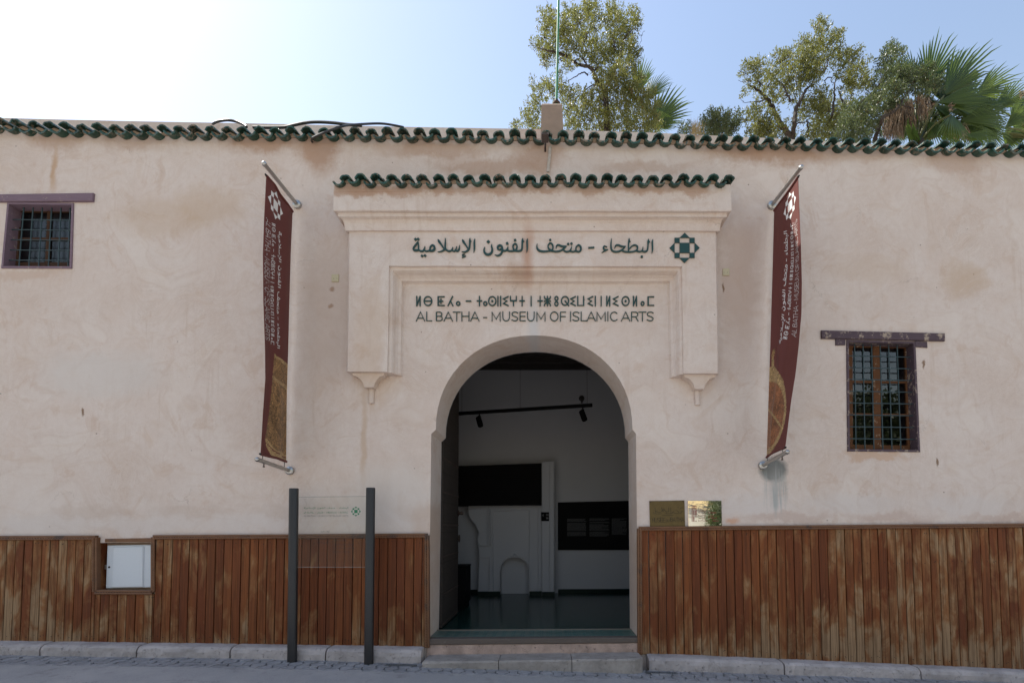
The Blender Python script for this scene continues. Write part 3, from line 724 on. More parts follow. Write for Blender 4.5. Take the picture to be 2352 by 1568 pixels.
wr = window(WIN_R, .024, [(1887, 777), (1886.5, 758.5), (2170, 765.5), (2170.5, 783)], [(1951, 1029), (1950, 788), (2088, 790), (2094, 1031)], [(.455, .085)], [(.325, .026), (.635, .026)], 6, 8, (.135, .80, .105, .885), .115, PURPLE_WORN, PURPLE_WORN, SASH,
            [[(1920, 792.5), (1919.5, 778), (1942, 778.5), (1942, 792)], [(2103, 796), (2102, 783), (2130, 784), (2131, 798)]])
tag(wl, 'small purple framed window with green iron bars'); tag(wr, 'tall window with worn dark frame, brown sash and iron bars')

# ------------------------------------------------------------------ timber wainscot
YW = -.035; random.seed(21)
def panel(name, x0v, x1v, top, bot, rope, gaps=()):
    xa, xb = P(x0v, 1350, YW).x, P(x1v, 1350, YW).x
    T = [(P(x, y, YW).x, P(x, y, YW).z) for x, y in top]; B = [(P(x, y, YW).x, P(x, y, YW).z) for x, y in bot]
    m = MB(); x = xa; nails = MB()
    while x < xb-.02:
        wd_ = .0975*random.uniform(.96, 1.04); x2 = min(x+wd_, xb)
        def piece(a, b, zt_=None):
            za, zb_ = (interp(T, a), interp(T, b)) if zt_ is None else (zt_, zt_)
            y_ = YW+random.uniform(-.003, .003); m.cv = random.random(); m.mi = 0
            sk = random.uniform(-.003, .003)
            lo = interp(B, (a+b)/2)+random.uniform(-.006, .004)
            m.slab([(a+.004, lo), (b-.004, lo), (b-.004+sk, zb_), (a+.004+sk, za)], y_, 0.006, .003)
            for zz in (za-.045, lo+.065) + ((za-.385,) if name == 'right' else ()):
                for q in range(random.choice((1, 1, 1, 2))):
                    m.mi = 1; cxn = (a+b)/2+random.uniform(-.02, .02); zn = zz+random.uniform(-.015, .015); rr = random.uniform(.0042, .0062)
                    m.add([(cxn+rr*math.cos(k*math.pi/3), y_-.001, zn+rr*math.sin(k*math.pi/3)) for k in range(6)], [tuple(range(6))]); m.mi = 0
        done = False
        for g0, g1, gz_ in gaps:
            if x < g1-.004 and x2 > g0+.004:
                if x < g0: piece(x, g0)
                piece(max(x, g0), min(x2, g1), gz_)
                if x2 > g1: piece(g1, x2)
                done = True; break
        if not done: piece(x, x2)
        x = x2
    m.cv = 0; m.mi = 1; m.box(xa, xb, .002, .004, min(b[1] for b in B), interp(T, xa)-.7); m.mi = 0
    o = m.build('wainscot', [WOOD, DARKHOLE], bld)
    tr = MB()
    for seg in rope:                                  # flat moulding plus twisted rope bead
        pts = [P(x, y, YW) for x, y in seg]
        for a, b in zip(pts, pts[1:]):
            d = (b-a).normalized(); n_ = Vector((-d.z, 0, d.x))
            tr.slab([((a+n_*s_)[0], (a+n_*s_)[2]) for s_ in (-.004,)]+[((b+n_*-.004)[0], (b+n_*-.004)[2]), ((b+n_*.022)[0], (b+n_*.022)[2]), ((a+n_*.022)[0], (a+n_*.022)[2])], YW-.016, .004, .006)
            L = (b-a).length; N = int(L/.007); off = Vector((0, -.012, 0))-n_*.016
            tr.tube([a+off+(b-a)*(i/N) for i in range(N+1)], .0125, 10, True, (.22, 2, 105.0))
    tr.build('moulding', MOULD, o, smooth=True)
    return o
gx0, gx1, gzz = P(219, 1350, YW).x, P(355, 1350, YW).x, P(290, 1364, YW).z
pl_ = panel('left', -900, 977, [(-900, 1243), (0, 1239.5), (500, 1237.5), (980, 1234.5)], [(-900, 1462), (0, 1471.5), (500, 1478.5), (980, 1486)],
      [[(-900, 1237), (220, 1233.5), (220, 1358), (352, 1359), (352, 1232.5), (981, 1228.5), (982, 1486)]], [(gx0, gx1, gzz)])
tag(pl_, 'wooden plank wainscot with a square notch for a white cupboard')
panel('right', 1472, 2560, [(1465, 1218), (2352, 1211), (2560, 1209)], [(1465, 1501), (1580, 1504), (2000, 1522), (2352, 1538), (2560, 1547)], [[(1469, 1502), (1468, 1213), (2560, 1203.5)]])
# ------------------------------------------------------------------ sill, riser and threshold
m = MB(); ra = [xz(978, 1499, -.015), xz(1469, 1494, -.015), xz(1467, 1475.5, -.015), xz(980, 1480, -.015)]
ra[0] = (ra[0][0], ra[0][1]-.2); ra[1] = (ra[1][0], ra[1][1]-.2); m.slab(ra, -.02, .06, .006); m.build('riser', PINKSTONE, bld)
m = MB(); tb = [xz(984, 1480, -.03), xz(1466, 1475, -.03), xz(1465, 1463.5, -.03), xz(985, 1466.5, -.03)]; m.slab(tb, -.032, .07, .006); m.build('threshold', BEAM, bld)
zs = sum(p[1] for p in tb[2:])/2
def make_herring():
    t = NT('herringbone_zellige'); p = t.pos(); wv = t.n('ShaderNodeTexChecker'); t.l(p, wv.inputs['Vector']); wv.inputs['Scale'].default_value = 24
    br = t.n('ShaderNodeTexBrick'); sx = t.sep(p)
    v = t.n('ShaderNodeCombineXYZ'); t.l(t.math('ADD', sx[0], sx[1]), v.inputs[0]); t.l(t.math('SUBTRACT', sx[1], t.math('MULTIPLY', t.math('PINGPONG', sx[0], .055), 1.2)), v.inputs[1])
    t.l(v.outputs[0], br.inputs['Vector']); br.inputs['Scale'].default_value = 9; br.inputs['Color1'].default_value = (.006, .06, .055, 1); br.inputs['Color2'].default_value = (.02, .12, .105, 1); br.inputs['Mortar'].default_value = (.24, .24, .19, 1); br.inputs['Mortar Size'].default_value = .03
    return t.bsdf(br.outputs[0], .35, 0, t.bump(t.noise(p, 18, 3), .4, .01), .25)
m = MB(); m.box(-1.45, 1.12, .07, .44, zs-.2, zs-.004); m.build('sill_tiles', make_herring(), bld)
m = MB(); m.box(-1.45, 1.12, .44, .49, zs-.2, zs+.001); m.build('sill_strip', simple('sill_marble', (.24, .20, .155), .6, 0, .15, 10, 0, .2), bld)
# ------------------------------------------------------------------ entrance hall seen through the arch
FZ = zs-.015; YB = 4.0
m = MB(); m.quad((-3.2, .49, FZ), (3.0, .49, FZ), (3.0, YB+.1, FZ), (-3.2, YB+.1, FZ)); m.build('hall_floor', FLOORTILE, bld)
m = MB(); CZ = 4.78
m.quad((-3.2, YB, FZ-.1), (3.0, YB, FZ-.1), (3.0, YB, CZ), (-3.2, YB, CZ))
m.quad((-2.45, .56, FZ-.1), (-2.45, YB, FZ-.1), (-2.45, YB, CZ), (-2.45, .56, CZ)); m.quad((2.9, .56, FZ-.1), (2.9, YB, FZ-.1), (2.9, YB, CZ), (2.9, .56, CZ))
# inner face of the front wall with the arch cut out
lp = [(-3.2, FZ-.5), (3.0, FZ-.5), (3.0, CZ+.1), (-3.2, CZ+.1)]; ar2 = [(p[0]*1.0, p[1]) for p in arch]
t_ = tessellate_polygon([[Vector((a, b, 0)) for a, b in lp], [Vector((a, b, 0)) for a, b in ar2]]); al = lp+ar2
m.add([(a, .57, b) for a, b in al], [tuple(t) for t in t_])
m.recalc = False
m.build('hall_wall', INNER, bld)
m = MB(); m.box(-3.2, 3.0, .57, YB+.1, CZ, CZ+.06)
for k in range(9): m.box(-3.1, 2.95, .8+.38*k, .92+.38*k, CZ-.11, CZ+.01)
m.build('hall_ceiling', INNERDARK, bld)
SKIRT = simple('dark_green_skirting', (.0022, .011, .009), .4, 0, .4, 30, 0, .12)
for x0, x1, y in ((P(1282, 1360, YB-.025).x, 2.9, YB-.025), (-2.44, P(1097, 1360, YB-.025).x, YB-.025), (P(1097, 1364, 3.70).x, P(1149, 1364, 3.67).x, 3.67), (P(1216, 1364, 3.67).x, P(1246, 1364, 3.67).x, 3.67), (P(1245, 1364, 3.575).x, P(1274, 1364, 3.575).x, 3.575)):
    m = MB(); m.box(x0, x1, y, y+.055, FZ, FZ+.075); m.build('tile_skirting', SKIRT, bld)
# moulded white chimney-piece with lobed arch
ch = MB(); Y1 = 3.72; Y2 = 3.62
body = [(1098, 1366), (1101, 1279), (1099.5, 1252), (1097, 1238), (1100.5, 1222), (1092, 1204), (1080, 1190), (1076.5, 1181), (1076, 1161.5), (1246, 1158), (1246, 1366), (1216, 1366)]
archn = []
for k in range(13):
    a = math.pi*k/12; archn.append((1182+33*math.cos(a), 1312-33*math.sin(a)**.9))
body += archn + [(1149, 1366)]
ch.slab([xz(x, y, Y1) for x, y in body], Y1, YB-.04)
ch.slab([xz(x, y, Y2) for x, y in ((1244.5, 1367), (1243, 1062), (1249, 1058.5), (1273, 1058.5), (1273.5, 1367))], Y2, YB+.02, .012)
def strip(pts, y, th, wdt):
    q = [Vector(xz(a, b, y)) for a, b in pts]
    for a, b in zip(q, q[1:]): framebar(ch, a, b, y-th*2.4, y+.01, wdt)
strip([(1132, 1366), (1132, 1172), (1216, 1170), (1216, 1366)], Y1, .012, .018)
strip([(1080, 1168), (1121, 1166), (1120, 1250), (1100, 1250)], Y1, .014, .022); strip([(1126, 1163), (1126, 1252), (1098, 1252)], Y1, .02, .02)
strip([(1102, 1279), (1124, 1279), (1124, 1364)], Y1, .014, .016); strip([(1236, 1364), (1236, 1165)], Y1, .012, .016); strip([(1262, 1364), (1262, 1062)], Y2, .010, .012)
for k in range(17):                                  # scalloped rim of the small arch
    a = math.pi*k/16; p = P(1182+35.5*math.cos(a), 1312-36*math.sin(a)**.9, Y1-.01); ch.lathe([(.006, -.014), (.012, -.008), (.013, 0), (.007, .01)], p, (0, -1, 0), 8)
for yv in range(1316, 1364, 5):
    for xv in (1146.5, 1217.5): ch.lathe([(.006, -.014), (.011, -.008), (.012, 0), (.006, .01)], P(xv, yv, Y1-.01), (0, -1, 0), 8)
p = P(1182, 1272, Y1-.01); ch.lathe([(.006, -.016), (.016, -.008), (.006, .012)], p, (0, -1, 0), 6)
ch.build('chimney_piece', INNER, bld)
m = MB(); m.slab([xz(x, y, Y1+.24) for x, y in ((1140, 1366), (1140, 1270), (1225, 1270), (1225, 1366))], Y1+.24, Y1+.275); m.build('niche_back', INNER, bld)
# heavy dark overmantel
m = MB(); m.slab([xz(x, y, 3.55) for x, y in ((1020, 1161), (1020, 1071), (1244, 1063), (1244, 1159))], 3.55, YB, .01)
for yv in (1075, 1098, 1130): a = P(1020, yv, 3.53); b = P(1243, yv-5, 3.53); m.box(a.x, b.x, 3.535, 3.56, b.z-.012, b.z+.012)
m.build('overmantel', BLACKPANEL, bld)
# open door leaf with rows of studs and a ring
dl = MB(); XD = P(1016, 1300, .62).x
y0, y1 = .62, 1.72; zt_ = 4.1
XD2 = P(1052, 1300, y1).x
th = .07
dl.add([(XD, y0, FZ+.01), (XD2, y1, FZ+.01), (XD2-th, y1, FZ+.01), (XD-th, y0, FZ+.01), (XD, y0, zt_), (XD2, y1, zt_), (XD2-th, y1, zt_), (XD-th, y0, zt_)], [(0, 1, 5, 4), (1, 2, 6, 5), (2, 3, 7, 6), (3, 0, 4, 7), (4, 5, 6, 7), (3, 2, 1, 0)])
def make_door():
    t = NT('door_planks'); p = t.pos(); z = t.sep(p)[2]
    g = t.ramp(t.math('FRACT', t.math('MULTIPLY', z, 2.6)), [(0.0, 1.), (.03, 0.), (.97, 0.), (1.0, 1.)]); n1 = t.noise(t.vmul(p, (3, 3, 30)), 1, 5, .6)
    c = t.mix(n1, (.028, .021, .018), (.058, .047, .039)); c = t.mix(g, c, (.025, .018, .014)); return t.bsdf(c, .75, 0, t.bump(n1, .3, .004), .3)
dl.mi = 1; m = dl
for zz in (FZ+.05, FZ+.42, FZ+.9, FZ+1.3, FZ+1.72, FZ+2.15):
    for k in range(16):
        t2 = (k+.5)/16; m.lathe([(.012, 0), (.010, .008), (.003, .012)], (lerp(XD, XD2, t2)+.001, lerp(y0, y1, t2), zz), (1, 0, 0), 8)
m.recalc = True; door = dl.build('door', [make_door(), RUST], bld)
m = MB(); pk = P(1053, 1178, y1-.03); m.lathe([(.03, 0), (.045, .015), (.02, .03), (.028, .06), (.02, .085)], (pk.x-.01, y1-.05, pk.z), (1, 0, 0), 12); m.build('knob', RUST, door, smooth=True); m = MB()
pk = P(1050, 1236, y1-.1); c0 = Vector((pk.x+.03, y1-.1, pk.z)); m.tube([c0+Vector((.0, .05*math.cos(a*math.pi/8), .05*math.sin(a*math.pi/8))) for a in range(17)], .008, 6); m.build('handle', RUST, door, smooth=True)

# things in the hall
cb = MB(); a = P(1052, 1395, 2.2); b = P(1068.5, 1395, 2.2); zc_ = P(1060, 1303, 2.2).z
cb.slab([(a.x-.35, FZ+.06), (b.x, FZ+.06), (b.x, zc_), (a.x-.35, zc_)], 2.2, 2.75, .008); cb.slab([(a.x-.33, FZ), (b.x-.02, FZ), (b.x-.02, FZ+.06), (a.x-.33, FZ+.06)], 2.22, 2.73)
cb.slab([(a.x-.36, zc_), (b.x+.008, zc_), (b.x+.008, zc_+.02), (a.x-.36, zc_+.02)], 2.19, 2.76, .004)
tag(cb.build('cabinet', BLACKPANEL), 'low black cabinet standing on the dark hall floor behind the open door', 'cabinet')
yt = 3.965
tp = thing('text_panel', 'wide black wall panel with three columns of small pale writing in the hall', 'information panel', P(1380, 1263, yt))
m = MB(); m.slab([xz(x, y, yt) for x, y in ((1281.5, 1262.5), (1281.5, 1153), (1500, 1148), (1500, 1262.5))], yt, YB-.002, .004); m.build('board', BLACKPANEL, tp)
m = MB(); random.seed(5)
for x0, x1, y0_, y1_ in ((1303, 1347, 1191, 1230), (1354, 1400, 1190, 1230), (1405, 1440, 1190, 1228)):
    yv = y0_
    while yv < y1_:
        if random.random() > .06:
            xv = x0; xe = x1 - (random.uniform(0, 20) if random.random() < .2 else random.uniform(0, 2))
            while xv < xe:
                wv = min(random.uniform(1.2, 4.5), xe-xv); a = P(xv, yv, yt-.003); b = P(xv+wv, yv+.75, yt-.003); m.quad((a.x, yt-.003, a.z), (b.x, yt-.003, a.z), (b.x, yt-.003, b.z), (a.x, yt-.003, b.z)); xv += wv+.7
        yv += 1.9
m.build('lettering', PRINTGREY, tp)
dsn = thing('direction_sign', 'small square black direction sign with white arrow on the hall pillar', 'sign', P(1253, 1196, Y2))
m = MB(); m.slab([xz(x, y, Y2-.012) for x, y in ((1243, 1196), (1243, 1175.5), (1262.5, 1175.5), (1262.5, 1196))], Y2-.014, Y2+.001, .002); m.build('plate', BLACKPANEL, dsn)
m = MB(); y = Y2-.0165
def flatpoly(m, pts, y): m.add([(a, y, b) for a, b in pts], [tuple(range(len(pts)))])
flatpoly(m, [xz(x, yy, y) for x, yy in ((1245, 1182.5), (1248.3, 1179), (1248.3, 1186))], y); flatpoly(m, [xz(x, yy, y) for x, yy in ((1254.5, 1187), (1254.5, 1191.5), (1260, 1191.5), (1260, 1187.6))], y)
flatpoly(m, [xz(x, yy, y) for x, yy in ((1255, 1179), (1255, 1184), (1257, 1184), (1257, 1179))], y); flatpoly(m, [xz(x, yy, y) for x, yy in ((1258, 1180), (1258, 1184), (1260, 1184), (1260, 1180))], y); m.build('symbols', PRINTGREY, dsn)
# track light
ra_, rb_ = P(1000, 953, 2.95), P(1360.5, 930, 2.25)
tl = thing('track_light', 'long black ceiling track with two black spotlights hanging in the hall', 'lamp', (ra_+rb_)/2)
m = MB(); d = (rb_-ra_).normalized(); u = Vector((0, 0, 1)); sd = d.cross(u).normalized()
vs = []
for p in (ra_, rb_):
    for a, b in ((-.022, -.026), (.022, -.026), (.022, .026), (-.022, .026)): vs.append(p+sd*a+u*b)
m.add(vs, [(0, 1, 5, 4), (1, 2, 6, 5), (2, 3, 7, 6), (3, 0, 4, 7), (3, 2, 1, 0), (4, 5, 6, 7)]); m.build('rail', BLACKPANEL, tl)
for t in (.18, .56, .97):
    p = ra_.lerp(rb_, t); m = MB(); m.tube([p, Vector((p.x, p.y, CZ-.1))], .003, 5); m.build('suspension_wire', CABLE, tl)
for xv, yv, t, tx in ((1107, 968, None, 8), (1340, 951, None, 8)):
    t = min(1, max(0, (xv-1000)/(360.5))); p = ra_.lerp(rb_, t); m = MB()
    m.lathe([(.026, 0), (.026, .06), (.012, .062), (.012, .11)], p+Vector((0, 0, -.12)), n=12)
    ax = Vector((.30, -.35, -1)).normalized(); o = p+Vector((-.012, 0, -.11)); m.lathe([(.036, -.03), (.046, -.02), (.048, .12), (.044, .15), (.03, .14)], o, ax, 16); m.build('spotlight', BLACKPANEL, tl, smooth=True)
cmx = P(1336.5, 912, 3.9); m = MB(); m.lathe([(.055, 0), (.055, .03), (.04, .035), (.045, .07), (.035, .10), (.01, .11)], Vector((cmx.x, YB-.001, cmx.z)), (0, -1, 0), 16); m.lathe([(.02, 0), (.02, .06)], Vector((cmx.x, YB-.06, cmx.z-.05)), (0, -.5, -1), 10)
tag(m.build('security_camera', INNERDARK, smooth=True), 'small dark dome camera fixed high on the hall back wall', 'camera')

# ------------------------------------------------------------------ lettering drawn as strokes
S = 1/1.7415                                            # photograph pixels (4096 wide) to 2352-wide pixels
def Z1(pts, o, k): return [(o[0]+p[0]/k, o[1]+p[1]/k) + ((p[2]/k,) if len(p) > 2 else ()) for p in pts]
def dia(x, y, r, rot=45): return ('poly', [(x+r*math.cos(R(rot+90*k)), y+r*math.sin(R(rot+90*k))) for k in range(4)])
AR = []                                                  # Arabic line: strokes ('s', [(x, y, width)]) and dots ('poly', pts)
def A1(*pts): AR.append(('s', Z1(pts, (1640, 940), 4.704)))
def A2(*pts): AR.append(('s', Z1(pts, (2120, 930), 3.267)))
def D1(x, y, r, rot=0): AR.append(('poly', Z1(dia(x, y, r, rot)[1], (1640, 940), 4.704)))
def D2(x, y, r, rot=0): AR.append(('poly', Z1(dia(x, y, r, rot)[1], (2120, 930), 3.267)))
D1(108, 92, 30); D1(157, 88, 30); D1(230, 402, 28); D1(287, 398, 28)
A1((158,135,14),(122,182,26),(80,240,30),(72,285,34),(110,300,38),(160,295,30)); A1((163,140,10),(163,200,24),(168,275,27),(200,312,30),(250,310,30),(275,270,26),(285,225,8))
A1((266,285,26),(300,314,26),(340,312,28),(378,295,32),(385,240,28),(425,203,32),(460,228,38),(464,275,40),(435,305,38),(385,312,30))
A1((530,95,10),(548,128,42),(592,190,30),(635,255,27),(660,295,20)); A1((668,75,12),(668,160,26),(668,245,30),(692,295,32),(740,314,30),(785,300,26),(812,240,10)); A1((655,285,26),(612,312,26),(565,326,18),(525,328,6))
A1((790,295,26),(835,314,28),(866,285,24),(880,228,10)); A1((858,300,26),(900,312,30),(928,272,28),(936,205,10))
A1((990,95,8),(1003,128,42),(1052,200,28),(1095,272,22)); A1((1133,72,8),(1130,112,34),(1127,200,30),(1112,275,32),(1062,322,30),(1010,330,16),(975,322,6)); A1((1150,128,16),(1128,112,20))
A1((1035,368,12),(1000,372,16),(988,394,18),(1015,408,20),(1052,402,8)); A1((1048,408,16),(1010,424,18),(982,436,8)); A1((1224,85,8),(1213,140,30),(1213,270,30),(1200,338,6))
A1((1410,238,10),(1396,290,28),(1412,350,38),(1470,380,40),(1530,350,38),(1550,290,36),(1538,230,30),(1543,182,6)); D1(1475,137,34)
A1((1735,262,32),(1690,287,26),(1655,268,32),(1655,230,36),(1690,206,36),(1728,228,36),(1740,290,36),(1718,360,34),(1662,398,28),(1598,384,8))
A1((1735,302,32),(1800,306,30),(1838,265,26),(1846,220,6)); D1(1830,170,30,25); A1((1830,298,28),(1890,314,28),(1960,306,30),(2000,280,28),(2015,220,28),(1988,176,28),(1948,195,26),(1938,240,28),(1960,290,28)); D1(1978,108,30,35)
A1((1975,308,28),(2060,310,32),(2104,280,32),(2112,180,30),(2118,112,36),(2125,72,6)); A1((2112,115,20),(2148,132,10)); A1((2216,80,6),(2204,130,30),(2206,260,28),(2195,336,5))
A2((95,156,6),(90,195,18),(108,235,25),(160,254,23),(225,252,20),(285,238,18),(300,200,18),(290,160,18),(262,146,17),(238,175,17),(242,215,18),(275,238,16)); D2(264,104,17,30)
A2((340,215,5),(347,182,16),(372,170,20),(420,188,22),(476,186,10)); A2((476,186,8),(440,218,20),(400,245,20),(340,256,19),(270,246,18)); A2((430,232,18),(470,258,19),(515,250,18),(538,215,15),(545,185,6)); D2(498,157,18,5); D2(541,152,18,5)
A2((520,250,18),(565,258,18),(598,240,18),(600,205,17),(630,172,18),(658,190,22),(664,232,23),(640,258,19),(600,252,18)); A2((768,207,19),(833,203,19))
A2((1005,195,8),(972,185,15),(957,206,18),(975,230,17),(1018,228,6)); A2((1016,230,8),(975,248,15),(938,268,6)); A2((1064,90,7),(1057,150,18),(1060,220,20),(1090,254,20),(1150,257,20),(1205,232,20),(1245,190,10)); A2((1106,215,5),(1115,182,16),(1150,172,20),(1200,190,20),(1246,188,8))
A2((1195,240,18),(1240,258,18),(1330,260,18),(1390,240,20),(1402,195,20),(1370,172,18),(1330,186,16),(1288,232,14)); A2((1292,82,5),(1292,118,24),(1285,170,16),(1285,248,18)); A2((1292,112,16),(1310,128,8))
A2((1385,245,18),(1430,258,18),(1466,240,16),(1473,196,6)); D2(1459,323,19,42); A2((1455,250,18),(1500,257,20),(1530,238,20),(1540,170,18),(1543,120,24),(1545,94,5)); A2((1545,115,16),(1564,132,7)); A2((1604,97,5),(1596,130,18),(1599,230,18),(1590,276,4))

def circ(cx, cy, rx, ry, n=20): return [(cx+rx*math.cos(2*math.pi*k/n), cy+ry*math.sin(2*math.pi*k/n)) for k in range(n+1)]
# Tifinagh glyphs in a unit box (x 0..1, y 0 top..1 bottom)
TG = {'i': [[(.5, 0), (.5, 1)]], 'N': [[(.1, 0), (.1, 1)], [(.9, 0), (.9, 1)], [(.1, .98), (.9, .04)]], 'B': [circ(.5, .5, .46, .47), [(.06, .5), (.94, .5)]], 'T': [[(1, .04), (.04, .04), (.04, .96), (1, .96)], [(.48, .28), (.48, .74)], [(.2, .52), (.78, .52)]],
      'd': [[(.9, 0), (.05, 1)], [(.5, .46), (.95, 1)]], 'o': [circ(.5, .76, .42, .2, 12)], '-': [[(0, .5), (1, .5)]], '+': [[(.5, 0), (.5, 1)], [(0, .48), (1, .48)]], 's': [circ(.5, .5, .46, .47), circ(.5, .5, .06, .06, 8)], 'E': [[(.95, .02), (.05, .28), (.72, .5), (.05, .74), (.95, .98)]],
      'Y': [[(.05, 0), (.05, .46), (.95, .46), (.95, 0)], [(.5, .46), (.5, 1)]], 'z': [[(.5, 0), (.5, 1)], [(.02, .5), (.98, .5)], [(.03, .02), (.1, .24), (.5, .34), (.9, .24), (.97, .02)], [(.03, .98), (.1, .76), (.5, .66), (.9, .76), (.97, .98)]],
      '8': [circ(.5, .22, .42, .2, 14), circ(.5, .78, .44, .22, 14)], 'Q': [circ(.5, .48, .46, .46), [(.5, .48), (.97, .98)]], 'U': [[(.05, 0), (.05, .96), (.95, .96), (.95, 0)]], 'M': [[(1, .05), (.05, .05), (.05, .95), (1, .95)]], 'O': [circ(.5, .5, .46, .47)], 'H': [circ(.5, .5, .46, .47), [(.5, 0), (.5, 1)]]}
TF = []
for g, x0, x1, w0 in [('N', 123, 202, 1), ('B', 262, 420, 1), ('T', 528, 648, 1), ('d', 712, 815, 1), ('o', 870, 948, 1), ('-', 1058, 1148, 1), ('+', 1265, 1353, 1), ('o', 1382, 1455, 1), ('s', 1475, 1624, 1), ('i', 1640, 1670, 1), ('i', 1692, 1722, 1), ('E', 1752, 1855, 1), ('Y', 1886, 2006, 1), ('+', 2065, 2155, 1), ('i', 2265, 2295, 1)]:
    TF.append((g, 1640+x0/4.704, 1640+x1/4.704))
for g, x0, x1 in [('+', 140, 226), ('z', 256, 374), ('8', 444, 512), ('Q', 563, 704), ('E', 732, 828), ('U', 858, 975), ('E', 1044, 1140), ('i', 1168, 1192), ('i', 1274, 1298), ('N', 1380, 1448), ('E', 1500, 1600), ('s', 1657, 1797), ('N', 1862, 1932), ('o', 2002, 2066), ('M', 2130, 2236)]:
    TF.append((g, 2120+x0/4.523, 2120+x1/4.523))
TFS = [('s', [(lerp(x0, x1, p[0]), lerp(1186.5, 1224.5, p[1]), 4.5) for p in g]) for gl, x0, x1 in TF for g in TG[gl]]
LG = {'A': [[(0, 1), (.5, 0), (1, 1)], [(.17, .69), (.83, .69)]], 'L': [[(.05, 0), (.05, .97), (1, .97)]], 'B': [[(.05, .48), (.65, .48), (.88, .38), (.9, .15), (.65, .03), (.05, .03), (.05, .97), (.68, .97), (.95, .84), (.95, .6), (.68, .48)]], 'T': [[(0, .03), (1, .03)], [(.5, .03), (.5, 1)]], 'H': [[(.04, 0), (.04, 1)], [(.96, 0), (.96, 1)], [(.04, .48), (.96, .48)]],
      '-': [[(0, .62), (1, .62)]], 'M': [[(.03, 1), (.03, .02), (.5, .8), (.97, .02), (.97, 1)]], 'U': [[(.04, 0), (.04, .62), (.14, .86), (.36, .98), (.64, .98), (.86, .86), (.96, .62), (.96, 0)]], 'S': [[(.97, .14), (.76, .04), (.5, .02), (.2, .07), (.06, .22), (.12, .38), (.4, .48), (.72, .55), (.95, .7), (.9, .87), (.68, .97), (.4, .98), (.03, .86)]],
      'E': [[(1, .03), (.05, .03), (.05, .97), (1, .97)], [(.05, .49), (.95, .49)]], 'O': [circ(.5, .5, .48, .49, 24)], 'F': [[(1, .03), (.05, .03), (.05, 1)], [(.05, .51), (.95, .51)]], 'I': [[(.5, 0), (.5, 1)]], 'C': [[(.95, .18), (.76, .06), (.52, .02), (.24, .1), (.06, .32), (.04, .6), (.16, .84), (.44, .98), (.74, .95), (.96, .83)]], 'R': [[(.05, 1), (.05, .03), (.68, .03), (.92, .16), (.94, .38), (.7, .54), (.05, .54)], [(.62, .54), (.98, 1)]]}
LT = [(g, 1640+a/4.704, 1640+b/4.704) for g, a, b in [('A', 120, 280), ('L', 312, 413), ('B', 492, 614), ('A', 642, 803), ('T', 812, 950), ('H', 972, 1117), ('A', 1142, 1302), ('-', 1380, 1448), ('M', 1540, 1702), ('U', 1742, 1878), ('S', 1912, 2033), ('E', 2066, 2172)]]
LT += [(g, 2120+a/4.523, 2120+b/4.523) for g, a, b in [('U', -50, 80), ('M', 120, 277), ('O', 366, 510), ('F', 546, 646), ('I', 722, 742), ('S', 770, 890), ('L', 920, 1022), ('A', 1030, 1182), ('M', 1206, 1364), ('I', 1398, 1418), ('C', 1450, 1580), ('A', 1652, 1805), ('R', 1830, 1956), ('T', 1964, 2098), ('S', 2112, 2232)]]
LTS = [('s', [(lerp(x0, x1, p[0]), lerp(1248, 1285, p[1]), 3.1) for p in g]) for gl, x0, x1 in LT for g in LG[gl]]
EM = []                                                   # emblem: centre (2737.5, 993.5), half width 60
def emb(cx, cy, r):
    a, b = r*.333, r*.667; out = [[(cx-a, cy-a), (cx+a, cy-a), (cx+a, cy+a), (cx-a, cy+a)]]
    for sx in (-1, 1):
        for sy in (-1, 1): out.append([(cx+sx*a, cy+sy*a), (cx+sx*b, cy+sy*a), (cx+sx*b, cy+sy*b), (cx+sx*a, cy+sy*b)])
        out.append([(cx+sx*b, cy-a), (cx+sx*r, cy), (cx+sx*b, cy+a)]); out.append([(cx-a, cy+sx*b), (cx, cy+sx*r), (cx+a, cy+sx*b)])
    return [('poly', p) for p in out]
EM = emb(2737.5, 993.5, 60)
